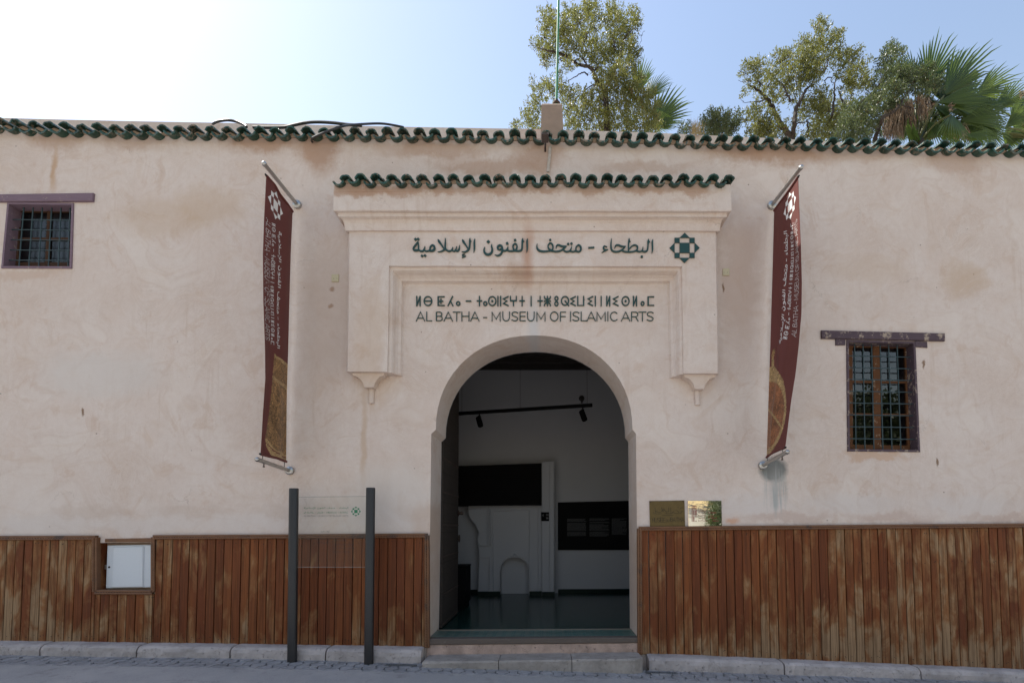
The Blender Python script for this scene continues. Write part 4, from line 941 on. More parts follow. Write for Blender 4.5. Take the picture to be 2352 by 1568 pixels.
def draw(mb, items, mapf, thick, smooth_strokes=True, flat=False):
    """mapf(x, y, d) -> point standing d proud of the surface"""
    for idx, (kind, pts) in enumerate(items):
        base = thick + (idx % 5)*.0004
        if kind == 'poly':
            n = len(pts); fr = [mapf(x, y, base) for x, y in pts]
            mb.mi = 0; mb.add(fr, [tuple(range(n))])
            if not flat:
                bk = [mapf(x, y, 0) for x, y in pts]; mb.mi = 1; mb.add(fr+bk, [(i, (i+1) % n, n+(i+1) % n, n+i) for i in range(n)]); mb.mi = 0
            continue
        q = spline(pts, 5) if smooth_strokes else pts
        L = []; Rr = []
        for i, p in enumerate(q):
            a = Vector(q[max(i-1, 0)][:2]); b = Vector(q[min(i+1, len(q)-1)][:2])
            if i == 0 and (Vector(q[0][:2])-Vector(q[-1][:2])).length < 1e-6: a = Vector(q[-2][:2])
            if i == len(q)-1 and (Vector(q[0][:2])-Vector(q[-1][:2])).length < 1e-6: b = Vector(q[1][:2])
            d = (b-a); d = d.normalized() if d.length > 1e-9 else Vector((1, 0)); n_ = Vector((-d.y, d.x))*p[2]/2; c_ = Vector(p[:2])
            k = 1.0
            if 0 < i < len(q)-1:
                d1 = (c_-a); d2 = (b-c_)
                if d1.length > 1e-9 and d2.length > 1e-9: k = min(1.6, 1/max(.5, math.cos(d1.angle(d2)/2)))
            e = Vector((0, 0)) if 0 < i < len(q)-1 else d*(p[2]*.35)*(1 if i else -1)
            L.append(c_+n_*k+e); Rr.append(c_-n_*k+e)
        N = len(q); vs = []
        for i in range(N): z = base+.00003*i; vs += [mapf(L[i].x, L[i].y, z), mapf(Rr[i].x, Rr[i].y, z)]
        mb.mi = 0; mb.add(vs, [(2*i, 2*i+1, 2*i+3, 2*i+2) for i in range(N-1)])
        if not flat:
            lo = []
            for i in range(N): lo += [mapf(L[i].x, L[i].y, 0), mapf(Rr[i].x, Rr[i].y, 0)]
            mb.mi = 1
            fs = [(2*i, 2*i+2, 2*N+2*i+2, 2*N+2*i) for i in range(N-1)] + [(2*i+1, 2*i+3, 2*N+2*i+3, 2*N+2*i+1) for i in range(N-1)] + [(0, 1, 2*N+1, 2*N), (2*N-2, 2*N-1, 4*N-1, 4*N-2)]
            mb.add(vs+lo, fs); mb.mi = 0
def onwall(Y):
    def f(x, y, d): p = P(x*S, y*S, Y); return Vector((p.x, Y-d, p.z))
    return f
def lett(groups, Y, thick, label, cat, name, piece, sm=True):
    """one thing per line of lettering, one part per separately mounted piece"""
    allp = [p for g in groups for it in g for p in it[1]]
    x0, x1 = min(p[0] for p in allp), max(p[0] for p in allp); y1 = max(p[1] for p in allp)
    root = thing(name, label, cat, P((x0+x1)/2*S, y1*S, Y))
    for g in groups:
        m = MB(); draw(m, g, onwall(Y), thick, sm); m.recalc = False; m.build(piece, [LETTER, LETTER_LIT_EDGE], root)
mx = lambda it: sum(p[0] for p in it[1])/len(it[1])
words = [[it for it in AR if a <= mx(it) < b] for a, b in ((0, 1918), (1918, 2130), (2130, 2340), (2340, 2385), (2385, 9999))]
lett(words, YF, .016, 'row of bold green raised Arabic letters on the upper band of the portal', 'wall lettering', 'arabic_lettering', 'word')
def per_glyph(seq, table, y0, y1, w): return [[('s', [(lerp(x0, x1, p[0]), lerp(y0, y1, p[1]), w) for p in g]) for g in table[gl]] for gl, x0, x1 in seq]
lett(per_glyph(TF, TG, 1186.5, 1224.5, 4.5), 0, .014, 'row of green raised Tifinagh letters above the Latin line over the arch', 'wall lettering', 'tifinagh_lettering', 'letter', False)
lett(per_glyph(LT, LG, 1248, 1285, 3.1), 0, .012, 'row of thin green raised Latin capitals just over the arch', 'wall lettering', 'latin_lettering', 'letter', False)
lett([[e] for e in EM], YF, .014, 'green geometric star emblem of squares and triangles beside the Arabic lettering', 'emblem', 'star_emblem', 'tile')
# ------------------------------------------------------------------ hanging banners
def PBX(x, y, X):
    """point of the plane world-x = X shown at (x, y)"""
    d = M3 @ Vector(((x-PX)/FPX, -(y-PY)/FPX, -1.0)); return CAM + d*(X/d.x)
def inpoly(x, y, poly):
    r = False; n = len(poly)
    for i in range(n):
        (x1, y1), (x2, y2) = poly[i], poly[i-1]
        if (y1 > y) != (y2 > y) and x < (x2-x1)*(y-y1)/(y2-y1)+x1: r = not r
    return r
def banner(label, top_base, top_tip, bot_base, bot_tip, oedge, iedge, text_lines, emblem, pictures, face, bulge):
    """oedge / iedge: photographed outer and inner edge of the cloth, top to bottom"""
    tb = P(*top_base, -.03); bb = P(*bot_base, -.03)
    tt = PBX(*top_tip, tb.x); bt = PBX(*bot_tip, bb.x)
    root = thing('hanging_banner', label, 'banner', Vector((tb.x, -.03, bb.z)), 'museum banners')
    for nm, a, b in (('upper_arm', tb, tt), ('lower_arm', bb, bt)):
        m = MB(); dirv = (b-a).normalized()
        m.tube([a+dirv*.01, b], .0215, 14); arm = m.build(nm, CHROME, root, smooth=True)
        m = MB(); m.lathe([(.0215, -.012), (.025, -.006), (.026, .010), (.020, .026), (.009, .034), (.002, .036)], b, dirv, 16); m.build('end_cap', CHROME, arm, smooth=True)
        m = MB(); m.lathe([(.048, -.03), (.050, -.012), (.047, .004), (.034, .014), (.026, .016)], a, (0, -1, 0), 20); m.build('wall_flange', CHROME, arm, smooth=True)
        if nm == 'lower_arm':
            m = MB(); p = a.lerp(b, .82); m.tube([p, p+Vector((0, 0, -.055))], .006, 6); m.lathe([(.011, 0), (.011, .012)], p+Vector((0, 0, -.058)), n=6); m.build('eye_bolt', RUST, arm)
    # cloth: rows down the banner, columns from the outer edge to the wall
    NR, NC = 230, 46
    oy0, oy1 = oedge[0][1], oedge[-1][1]
    def row(s):
        Xa = lerp(tb.x, bb.x, s)
        yo = lerp(oy0, oy1, s); yi = lerp(iedge[0][1], iedge[-1][1], s)
        xo_line = lerp(oedge[0][0], oedge[-1][0], s); xo = interp([(q[1], q[0]) for q in oedge], yo)
        xi_line = lerp(iedge[0][0], iedge[-1][0], s); xi = interp([(q[1], q[0]) for q in iedge], yi)
        po = PBX(xo_line, yo, Xa); pi = PBX(xi_line, yi, Xa)
        po.x += (xo-xo_line)/FPX*(po.y-CAM.y); pi.x += (xi-xi_line)/FPX*(pi.y-CAM.y)
        return po, pi
    cache = [row(i/NR) for i in range(NR+1)]
    def surf(t, s, d=0.0):
        i = min(NR-1, max(0, int(s*NR))); f = s*NR-i
        po = cache[i][0].lerp(cache[i+1][0], f); pi = cache[i][1].lerp(cache[i+1][1], f)
        p = po.lerp(pi, t); p.x += bulge(t, s) + face*d; return p
    pics = []
    m = MB(); m.recalc = False
    def img(p):                                          # photographed position, to place the printed picture
        v = M3.transposed() @ (p-CAM); return (PX - FPX*v.x/v.z, PY + FPX*v.y/v.z)
    g = [[surf(j/NC, i/NR) for j in range(NC+1)] for i in range(NR+1)]
    V = [p for r in g for p in r]
    V2 = [p+Vector((-face*.0025, 0, 0)) for p in V]
    F = []
    for i in range(NR):
        for j in range(NC): F.append((i*(NC+1)+j, i*(NC+1)+j+1, (i+1)*(NC+1)+j+1, (i+1)*(NC+1)+j))
    n = len(V)
    for k, f in enumerate(F):
        c = (V[f[0]]+V[f[2]])/2; x, y = img(c); mi = 0
        for poly, idx in pictures:
            if inpoly(x, y, poly): mi = idx
        m.f.append(list(f)); m.m.append(mi); m.c.append(.5)
    for f in F: m.f.append([a+n for a in reversed(f)]); m.m.append(0); m.c.append(.5)
    for i in range(NR):
        for j in (0, NC): a = i*(NC+1)+j; b = a+NC+1; m.f.append([a, b, b+n, a+n]); m.m.append(0); m.c.append(.5)
    m.v = V+V2
    cl = m.build('banner_cloth', [CLOTH, BRONZE, BRONZE_RIM, COPPER], root, smooth='all')
    # hems round the rods
    for s, nm in ((0, 'top'), (1, 'bottom')):
        mm = MB(); mm.tube([surf(t, s)+Vector((0, 0, -.012 if s == 0 else .012)) for t in (0, .25, .5, .75, 1)], .014, 10); mm.build('hem', CLOTH, cl, smooth=True)
        mm = MB(); p = surf(0, s)+Vector((0, -.001, -.012 if s == 0 else .012)); mm.lathe([(.009, -.004), (.009, .02)], p, (0, -1, 0), 10); mm.build('rod_end', DARKHOLE, cl)
    for t in (.08, .93):
        mm = MB(); a = surf(t, 1); b = bb.lerp(bt, 1-t); mm.tube([a, Vector((a.x, a.y, a.z-.06))], .004, 5); mm.build('tie', CABLE, cl)
    # writing follows the cloth
    def ts(x, y):                                        # photographed position -> (t, s)
        best = None
        lo, hi = 0.0, 1.0
        for _ in range(30):
            # solve by alternating: s from rows, t from columns
            pass
        t, s = .5, .5
        for _ in range(14):
            p0 = img(surf(t, s)); e = 1e-3
            pt_ = img(surf(t+e, s)); ps = img(surf(t, s+e))
            a, b, c, d = (pt_[0]-p0[0])/e, (ps[0]-p0[0])/e, (pt_[1]-p0[1])/e, (ps[1]-p0[1])/e
            det = a*d-b*c; ex, ey = x-p0[0], y-p0[1]
            t += .8*(d*ex-b*ey)/det; s += .8*(a*ey-c*ex)/det; t = min(1.2, max(-.2, t)); s = min(.999, max(.001, s))
        return t, s
    def mapper(src, quad):
        """src box (x0, y0, x1, y1) of the lettering -> cloth quad: start low, end low, end high, start high (photographed)"""
        q = [ts(*p) for p in quad]
        def f(x, y, d):
            u = (x-src[0])/(src[2]-src[0]); v = (y-src[1])/(src[3]-src[1])      # v: 0 cap line, 1 base line
            a = Vector(q[0]).lerp(Vector(q[1]), u); b = Vector(q[3]).lerp(Vector(q[2]), u); w_ = b.lerp(a, v)
            return surf(min(1, max(0, w_.x)), w_.y, d)
        return f
    for items, src, quad, sm in text_lines:
        mm = MB(); draw(mm, items, mapper(src, quad), .0012, sm, True); mm.recalc = False; mm.build('lettering', PRINTWHITE, cl)
    mm = MB(); e = emb(0, 0, 1.0); l, r_, tp_, bt_ = emblem
    # emblem axes: horizontal tips l, r_ and vertical tips tp_, bt_
    L, Rr, T, Bq = [Vector(ts(*p)) for p in emblem]; C = (L+Rr+T+Bq)/4
    draw(mm, e, lambda x, y, d: surf(*(C+(Rr-L)*.5*x+(Bq-T)*.5*y), d), .0012, False, True); mm.recalc = False; mm.build('emblem', PRINTWHITE, cl)
    return root
AB = (1648, 955, 2617, 1026); TB = (1664, 1186.5, 2616, 1224.5); LB = (1664, 1248, 2616, 1285)
z1 = lambda x, y: ((980+x/2.41)/1.7415, (600+y/2.41)/1.7415)
z2 = lambda x, y: ((980+x/2.091)/1.7415, (1200+y/2.091)/1.7415)
z3 = lambda x, y: ((2980+x/2.41)/1.7415, (600+y/2.41)/1.7415)
z4 = lambda x, y: ((2980+x/2.091)/1.7415, (1200+y/2.091)/1.7415)
LTSB = [('s', [(a, b, 2.6) for a, b, c in p]) for k, p in LTS]
banner('maroon vertical banner left of the portal printed with an engraved bronze vessel', (681, 468), (608, 378), (664, 1080), (592, 1055),
       [(612, 401), (606, 500), (602.5, 583), (603, 690), (607, 800), (608, 870), (603, 950), (598.5, 1045)], [(671.5, 484), (668, 580), (666, 690), (664, 800), (661, 900), (658.5, 1062)],
       [(AR, AB, [z1(318, 775), z2(262, 405), z2(292, 410), z1(352, 790)], True),
        (TFS, TB, [z1(258, 700), z2(216, 368), z2(242, 375), z1(293, 715)], False),
        (LTSB, LB, [z1(203, 648), z2(172, 332), z2(204, 344), z1(243, 688)], False)],
       [z1(218, 450), z1(364, 615), z1(301, 403), z1(290, 668)],
       [([z2(*p) for p in ((247, 450), (380, 552), (360, 1372), (300, 1348), (222, 1300), (178, 1222), (168, 1165), (200, 950), (225, 720), (230, 640))], 1),
        ([z2(*p) for p in ((247, 450), (380, 552), (380, 575), (245, 470))], 2), ([z2(*p) for p in ((231, 628), (370, 738), (370, 768), (230, 655))], 2),
        ([z2(*p) for p in ((168, 1165), (185, 1155), (240, 1235), (352, 1300), (358, 1372), (300, 1348), (222, 1300), (178, 1222))], 2),
        ([z2(*p) for p in ((172, 1185), (240, 1253), (352, 1322), (352, 1330), (238, 1262), (174, 1195))], 0)],
       1, lambda t, s: .018*math.sin(math.pi*t)*math.sin(2.2*math.pi*s+.4)+.010*math.sin(9*t+3*s)+.006*math.sin(5*t-26*s)*t*(1-t)*3)
asto = [z4(*p) for p in ((212, 560), (225, 548), (245, 545), (270, 590), (296, 628), (318, 668), (335, 740), (345, 830), (345, 920), (333, 1020), (308, 1110), (276, 1180), (238, 1245), (200, 1288), (170, 1300), (170, 600))]
rim = [z4(*p) for p in ((170, 690), (215, 680), (262, 692), (300, 740), (325, 830), (328, 930), (312, 1030), (280, 1125), (235, 1205), (170, 1262))]
banner('maroon vertical banner right of the portal printed with a copper astrolabe', (1774, 470), (1839, 386), (1753, 1068), (1807, 1038),
       [(1833, 404), (1836, 480), (1839.5, 560), (1842, 650), (1841, 720), (1834, 800), (1827, 860), (1817, 920), (1803, 1030)], [(1778, 482), (1775, 600), (1772, 700), (1769, 800), (1765, 920), (1761, 1052)],
       [(AR, AB, [z4(302, 372), z3(415, 768), z3(372, 782), z4(285, 360)], True),
        (TFS, TB, [z4(352, 330), z3(466, 700), z3(440, 712), z4(318, 322)], False),
        (LTSB, LB, [z4(428, 312), z3(504, 655), z3(480, 700), z4(388, 300)], False)],
       [z3(375, 618), z3(495, 455), z3(428, 410), z3(440, 668)],
       [(asto, 2), (rim, 3), ([z4(*p) for p in ((190, 895), (300, 1040), (296, 1062), (190, 915))], 2), ([z4(*p) for p in ((190, 890), (302, 1036), (302, 1042), (190, 897))], 1),
        ([z4(*p) for p in ((236, 408), (250, 412), (252, 440), (240, 480), (224, 490), (220, 462))], 1), ([z4(*p) for p in ((222, 490), (240, 486), (244, 540), (224, 552))], 2)],
       -1, lambda t, s: .030*math.sin(math.pi*t)*math.sin(1.4*math.pi*s)-.020*math.exp(-((t-.62)/.10)**2)*min(1, s*2)+.007*math.sin(4*t+24*s)*t*(1-t)*3)

# ------------------------------------------------------------------ glass information sign
posts = [(671, 1517, 675, 1121), (847, 1524, 851.5, 1119.5)]
isg = thing('information_sign', 'clear glass information sign between two dark grey metal posts on the pavement', 'sign', Vector((P(760, 1520, -.25).x, -.25, gz(-2.4))))
pc = []
for x, y, x2, y2 in posts:
    Yp = -.25; a = P(x, y, Yp); a.z = gz(a.x)-.02; b = P(x2, y2, Yp); m = MB()
    prof = []
    for k in range(24):                                  # oval tube with two shallow flutes
        an = 2*math.pi*k/24; rx, ry = .0475, .036
        fl = 1-.05*math.exp(-((math.cos(an)-.45)/.12)**2) if math.sin(an) < 0 else 1
        prof.append((rx*math.copysign(abs(math.cos(an))**.7, math.cos(an))*fl, ry*math.copysign(abs(math.sin(an))**.7, math.sin(an))*fl))
    ps = [a.lerp(b, t) for t in (0, .995, 1)]
    vs = [(p.x+u*(1 if i < 2 else .94), p.y+v*(1 if i < 2 else .94), p.z) for i, p in enumerate(ps) for u, v in prof]
    m.add(vs, [(i*24+k, i*24+(k+1) % 24, (i+1)*24+(k+1) % 24, (i+1)*24+k) for i in range(2) for k in range(24)] + [tuple(48+k for k in range(24))])
    m.build('post', POST, isg, smooth=True); pc.append((a, b))
YG = -.262
gq = [P(x, y, YG) for x, y in ((680, 1302), (842, 1302), (846, 1139), (684, 1140.5))]
m = MB(); m.mi = 0; n_ = [(p.x, YG, p.z) for p in gq]
m.quad(*n_); m.mi = 1
bk = [(p.x, YG+.009, p.z) for p in gq]; m.add(n_+bk, [(0, 1, 5, 4), (2, 3, 7, 6)])
ys = YG-.0012
for za, zb, k in ((0, .003, 1), (0, -.003, 0)):
    a, b = (gq[0], gq[1]) if k else (gq[3], gq[2]); m.mi = 1 if k else 2; o = .0 if k else 0
    pts = [(a.x, ys, a.z+za), (b.x, ys, b.z+za), (b.x, ys, b.z+zb), (a.x, ys, a.z+zb)]; m.quad(*(pts if k else pts[::-1]))
m.recalc = False; gp = m.build('glass_panel', [GLASS, simple('glass_edge', (.26, .27, .26), .2, 0, .05, 5), simple('glass_top_edge', (.06, .075, .07), .3, 0, .05, 5)], isg)
zg = lambda x, y: ((1180+x/5.228)/1.7415, (1980+y/5.228)/1.7415)
def onglass(src, quad):
    q = [P(*p, YG) for p in quad]
    def f(x, y, d):
        u = (x-src[0])/(src[2]-src[0]); v = (y-src[1])/(src[3]-src[1]); p = q[3].lerp(q[2], u).lerp(q[0].lerp(q[1], u), v); return Vector((p.x, YG-.0012-d, p.z))
    return f
def gtext(items, src, x0, x1, y0, y1, mat, sm=False):
    m = MB(); m.recalc = False; draw(m, items, onglass(src, [zg(x0, y1), zg(x1, y1-4), zg(x1, y0-4), zg(x0, y0)]), .0003, sm, True); return m.build('lettering', mat, gp)
gtext(AR, AB, 188, 1122, 244, 290, PRINTGREEN, True)
TF2 = []; xx = 0.0
for g in 'oN Bo+Ho - osoO8 i +z8QEUEi i NEsNoM':
    wd_ = {' ': .45, 'i': .18, 'o': .42, '-': .6, '8': .45}.get(g, .72)
    if g != ' ': TF2 += [('s', [(xx+wd_*p[0], p[1], .11) for p in s_]) for s_ in TG[g]]
    xx += wd_+.17
gtext(TF2, (0, 0, xx, 1), 184, 1118, 342, 378, PRINTGREEN); gtext(LTS, LB, 186, 1118, 412, 448, PRINTDARK)
m = MB(); m.recalc = False; draw(m, emb(0, 0, 1), onglass((-1, -1, 1, 1), [zg(1170, 443), zg(1380, 440), zg(1380, 232), zg(1170, 232)]), .0003, False, True); m.build('emblem', PRINTGREEN, gp)
def font_text(body, place, mat, parent, name='lettering', rtl=False, size=1.0):
    """builtin vector font turned into a plain mesh; place(u, v) maps text units to the world"""
    c = bpy.data.curves.new('text', 'FONT'); c.body = body; c.size = size; c.resolution_u = 3; c.align_x = 'RIGHT' if rtl else 'LEFT'
    o = bpy.data.objects.new('text', c); col.objects.link(o); dg = bpy.context.evaluated_depsgraph_get()
    me = bpy.data.meshes.new_from_object(o.evaluated_get(dg)); mb = MB(); mb.recalc = False
    mb.add([place(v.co.x, v.co.y, .00002*(i % 7)) for i, v in enumerate(me.vertices)], [tuple(p.vertices) for p in me.polygons])
    bpy.data.objects.remove(o); bpy.data.curves.remove(c); bpy.data.meshes.remove(me)
    return mb.build(name, mat, parent) if mb.v else None
def glassplace(x, y, h):
    o = P(*zg(x, y), YG); k = h/5.228*S/FPX*(YG-CAM.y)/.7
    return lambda u, v, e: Vector((o.x+u*k, YG-.0012-e, o.z+v*k))
for i, (tx, yb) in enumerate((('VISITING TIMES', 952), ('Open Monday to Sunday', 1040), ('from 10:00 am to 6:00 pm', 1114), ('Closed on Tuesdays', 1190))): font_text(tx, glassplace(800-3*i, yb, 30), PRINTDARK, gp)
for tx, yb in (('\uFE83\uFEED\uFED7\uFE8E\uFE95 \uFE8D\uFEDF\uFEB0\uFEF3\uFE8E\uFEAD\uFE93', 765), ('\uFEE3\uFED4\uFE98\uFEEE\uFEA1 \uFEE3\uFEE6 \uFE8D\uFEF9\uFE9B\uFEE8\uFEF4\uFEE6 \uFE87\uFEDF\uFEF0 \uFE8D\uFEF7\uFEA3\uFEAA', 852),
               ('\uFEE3\uFEE6 \uFE8D\uFEDF\uFEB4\uFE8E\uFECB\uFE94 10 \uFEBB\uFE92\uFE8E\uFEA3\uFE8E \uFE87\uFEDF\uFEF0 6 \uFEE3\uFEB4\uFE8E\uFE80', 925), ('\uFEE3\uFED0\uFEE0\uFED6 \uFEF3\uFEEE\uFEE1 \uFE8D\uFEDF\uFE9C\uFEFC\uFE9B\uFE8E\uFE80', 995)):
    wds = tx.split(' '); vis = ' '.join(''.join(reversed(w)) if not w.isdigit() else w for w in reversed(wds))
    font_text(vis, glassplace(722, yb, 28), PRINTDARK, gp, rtl=True)

# ------------------------------------------------------------------ plaques by the door
zp = lambda x, y: ((2540+x/5.88)/1.7415, (1970+y/5.88)/1.7415)
bp = thing('brass_plaque', 'tarnished brown brass plaque with engraved lettering above the right wainscot', 'plaque', Vector((P(1532, 1207, 0).x, -.01, P(1532, 1207, 0).z)))
Yq = -.016
m = MB(); m.slab([xz(*zp(x, y), Yq) for x, y in ((358, 797), (342, 190), (700, 187), (1165, 178), (1183, 795))], Yq, -.001, .004); m.build('plate', BRASS, bp)
for x, y in ((372, 215), (1130, 212)):
    m = MB(); m.lathe([(.008, 0), (.006, .005), (.002, .006)], P(*zp(x, y), Yq-.001), (0, -1, 0), 10); m.build('screw', RUST, bp)
ENG = simple('engraved_groove', (.045, .032, .014), .7, .3, .2, 40)
def onplq(x, y, d): p = P(*zp(x, y), Yq); return Vector((p.x, Yq-.0006-d, p.z))
def cap(word, x0, x1, y0, y1, wd_):
    out = []; n = len(word); cw = (x1-x0)/n
    for i, ch_ in enumerate(word):
        if ch_ in LG:
            for s_ in LG[ch_]: out.append(('s', [(x0+cw*(i+.08+.82*p[0]), lerp(y0, y1, p[1]), wd_) for p in s_]))
        elif ch_ == 'D': out.append(('s', [(x0+cw*(i+a), lerp(y0, y1, b), wd_) for a, b in ((.1, 0), (.5, 0), (.85, .25), (.85, .75), (.5, 1), (.1, 1), (.1, 0))]))
    return out
m = MB(); m.recalc = False
eng = cap('MUSEE', 398, 716, 585, 690, 12) + cap('DU', 730, 808, 625, 682, 8) + cap('BATHA', 822, 1158, 578, 675, 13) + [('s', [(590, 590, 8), (612, 572, 8)])]
for st_ in [[(640, 530), (900, 527)], [(470, 350), (478, 470), (500, 492), (620, 490)], [(620, 345), (640, 430), (560, 465), (480, 430), (540, 415)], [(700, 385), (660, 430), (640, 400), (665, 380), (730, 440), (790, 440)], [(790, 345), (795, 440), (735, 440)], [(838, 350), (846, 500)], [(720, 470), (745, 488), (830, 485), (885, 475), (880, 445), (905, 455), (930, 480), (1000, 482)], [(935, 410), (990, 420), (1040, 450), (1000, 480), (1060, 485), (1105, 430), (1128, 440)], [(1060, 370), (1090, 350), (1135, 350)], [(430, 455), (455, 480), (440, 500)], [(1000, 345), (1010, 342)], [(1022, 342), (1032, 340)], [(735, 460), (742, 466)], [(905, 430), (912, 434)]]:
    eng.append(('s', [(a, b, 11) for a, b in st_]))
draw(m, eng, onplq, .0002, False, True); m.build('lettering', ENG, bp)
fp = thing('foundation_plaque', 'shiny mirror-polished plaque with red lettering beside the tarnished one', 'plaque', Vector((P(1620, 1206, 0).x, -.01, P(1620, 1206, 0).z)))
m = MB(); m.slab([xz(*zp(x, y), Yq) for x, y in ((1258, 788), (1245, 185), (2035, 182), (2050, 775))], Yq, -.001, .002); m.build('plate', POLISHED, fp)
m = MB(); m.recalc = False; lg = []
def ln(*p): lg.append(('s', [(a, b, 8) for a, b in p]))
ln((1338, 368), (1338, 300), (1446, 300), (1446, 368), (1338, 372), (1338, 672)); ln((1355, 352), (1355, 318), (1430, 318), (1430, 356), (1355, 356)); ln((1373, 343), (1373, 333), (1408, 333), (1408, 352), (1373, 352))
ln((1360, 675), (1360, 388), (1448, 388), (1448, 530)); ln((1380, 530), (1380, 405), (1432, 405), (1432, 530)); ln((1395, 530), (1395, 425), (1420, 425), (1420, 530)); ln((1450, 548), (1375, 548), (1375, 672), (1452, 672)); ln((1450, 570), (1392, 570), (1392, 655), (1452, 655))
draw(m, lg, onplq, .0002, False, True); m.build('logo', PRINTRED, fp)
def plqplace(x, y, h):
    o = P(*zp(x, y), Yq); k = h/5.88*S/FPX*(Yq-CAM.y)/.7
    return lambda u, v, e: Vector((o.x+u*k, Yq-.0006-e, o.z+v*k))
for tx, y in (('Fondation', 435), ('Nationale', 548), ('des Mus\u00e9es', 670)): font_text(tx, plqplace(1480, y, 34), PRINTRED, fp)
for tx, x, y in (('\uFE94\uFEB4\uFEB3\uFE86\uFEE4\uFEDF\uFE8D', 1482, 488), ('\uFE94\uFEF4\uFEE8\uFEC3\uFEEE\uFEDF\uFE8D', 1725, 546), ('\uFED2\uFEA3\uFE8E\uFE98\uFEE4\uFEE0\uFEDF', 1482, 605)): font_text(tx, plqplace(x, y, 34), PRINTRED, fp)
for word, x0, x1, y0 in (('dEOss+', 1705, 1920, 450), ('+-EsoN', 1710, 1925, 570), ('isNoE', 1800, 1965, 638)):
    m = MB(); m.recalc = False; it = []; cw = (x1-x0)/len(word)
    for i, g in enumerate(word): it += [('s', [(x0+cw*(i+.1+.8*p[0]), y0+34*p[1], 6) for p in s_]) for s_ in TG[g]]
    draw(m, it, onplq, .0002, False, True); m.build('lettering', PRINTRED, fp)

# ------------------------------------------------------------------ white electricity cupboard in the wainscot
ze = lambda x, y: ((360+x/5.6)/1.7415, (2120+y/5.6)/1.7415)
eb = thing('electricity_cupboard', 'white enamelled electricity cupboard set in a notch of the left wainscot', 'cupboard', Vector((P(296, 1352, .03).x, .05, P(296, 1352, .03).z)))
Ye = .035
def eslab(pts, y0, y1, mat, name, bev=.003):
    m = MB(); m.slab([xz(*ze(*p), y0) for p in pts], y0, y1, bev); return m.build(name, mat, eb)
eslab([(320, 1345), (340, 290), (1400, 275), (1400, 1345)], Ye+.06, .15, MORTAR, 'case')
eslab([(345, 1300), (380, 345), (395, 335), (1380, 318), (1375, 1280)], Ye, Ye+.05, WHITEBOX, 'door', .008)
eslab([(475, 1292), (508, 368), (1195, 350), (1185, 1275)], Ye-.014, Ye+.002, WHITEBOX, 'raised_panel', .010)
m = MB(); m.lathe([(.011, 0), (.012, .004), (.006, .005)], P(*ze(433, 822), Ye-.001), (0, -1, 0), 12); m.build('lock', DARKHOLE, eb)
eslab([(318, 870), (322, 775), (362, 770), (362, 868)], Ye+.01, Ye+.05, CHROME, 'latch', .002)
m = MB(); m.slab([xz(*ze(x, y), -.01) for x, y in ((330, 265), (335, 188), (1392, 170), (1392, 262))], -.012, .05, .003); nb = m.build('niche_head', MOULD, bld)
m = MB(); a0 = xz(223, 1357, YW); a1 = xz(223, 1240, YW)
m.add([(a0[0], YW-.004, a0[1]), (a0[0]+.004, .12, a0[1]), (a1[0]+.004, .12, a1[1]), (a1[0], YW-.004, a1[1])], [(0, 1, 2, 3)])
b0 = xz(351, 1357, YW); b1 = xz(351, 1240, YW); m.add([(b0[0]-.004, YW-.004, b0[1]), (b0[0]-.004, .12, b0[1]), (b1[0]-.004, .12, b1[1]), (b1[0]-.004, YW-.004, b1[1])], [(0, 1, 2, 3)])
m.add([(a0[0], YW-.003, a0[1]+.001), (b0[0], YW-.003, b0[1]+.001), (b0[0], .13, b0[1]+.001), (a0[0], .13, a0[1]+.001)], [(0, 1, 2, 3)]); m.build('niche_lining', WOOD, bld)

# ------------------------------------------------------------------ small fixtures on the wall
for x, y, w_, lab in ((770.5, 639.5, 8.2, 'square yellowed junction box cover beside the left leg of the portal'), (1667, 625.5, 7.8, 'square yellowed junction box cover beside the right leg of the portal')):
    jb = thing('junction_box', lab, 'junction box', P(x, y+w_, 0), 'junction boxes'); m = MB(); m.slab([xz(x-w_, y+w_, 0), xz(x-w_+.4, y-w_, 0), xz(x+w_, y-w_-.4, 0), xz(x+w_, y+w_, 0)], -.014, -.0005, .003); m.build('cover', YELLOWED, jb)
    for dx in (-4, 3.6): m = MB(); m.lathe([(.0035, 0), (.003, .003)], P(x+dx, y, -.014), (0, -1, 0), 8); m.build('screw', DARKHOLE, jb)
zb = lambda x, y: ((2100+x/4.61)/1.7415, (380+y/4.61)/1.7415)
br = thing('iron_bracket', 'rusty iron ring bracket with hook hanging below the eave tiles', 'bracket', P(*zb(365, 960), -.12))
c0 = P(*zb(368, 775), -.27); m = MB(); m.lathe([(.038, -.05), (.042, -.05), (.044, .035), (.036, .035), (.034, -.04)], c0, (0, -.75, .65), 20, False); m.build('ring', RUST, br, smooth=True)
m = MB(); h = [P(*zb(x, y), -.2) for x, y in ((400, 810), (385, 815), (372, 850), (375, 900), (380, 962))]; m.tube(h, [.013, .012, .011, .011, .008], 8); h2 = P(*zb(372, 830), -.2); m.tube([h2, Vector((h2.x, .0, h2.z+.02))], .012, 8); m.build('hook', RUST, br, smooth=True)
cs = MB(); q = [P(*zb(x, y), -.008) for x, y in ((465, 945), (455, 1100), (440, 1250), (425, 1420))]
for a, b in zip(q, q[1:]): framebar(cs, (a.x, a.z), (b.x, b.z), -.014, -.001, .036)
tag(cs.build('cable_trunking', simple('flaking_trunking', (.46, .40, .34), .8, 0, .4, 25, .5)), 'narrow pale strip of broken cable trunking on the wall above the portal', 'cable trunking')
zc8 = lambda x, y: ((840+x/2.735)/1.7415, (440+y/2.735)/1.7415)
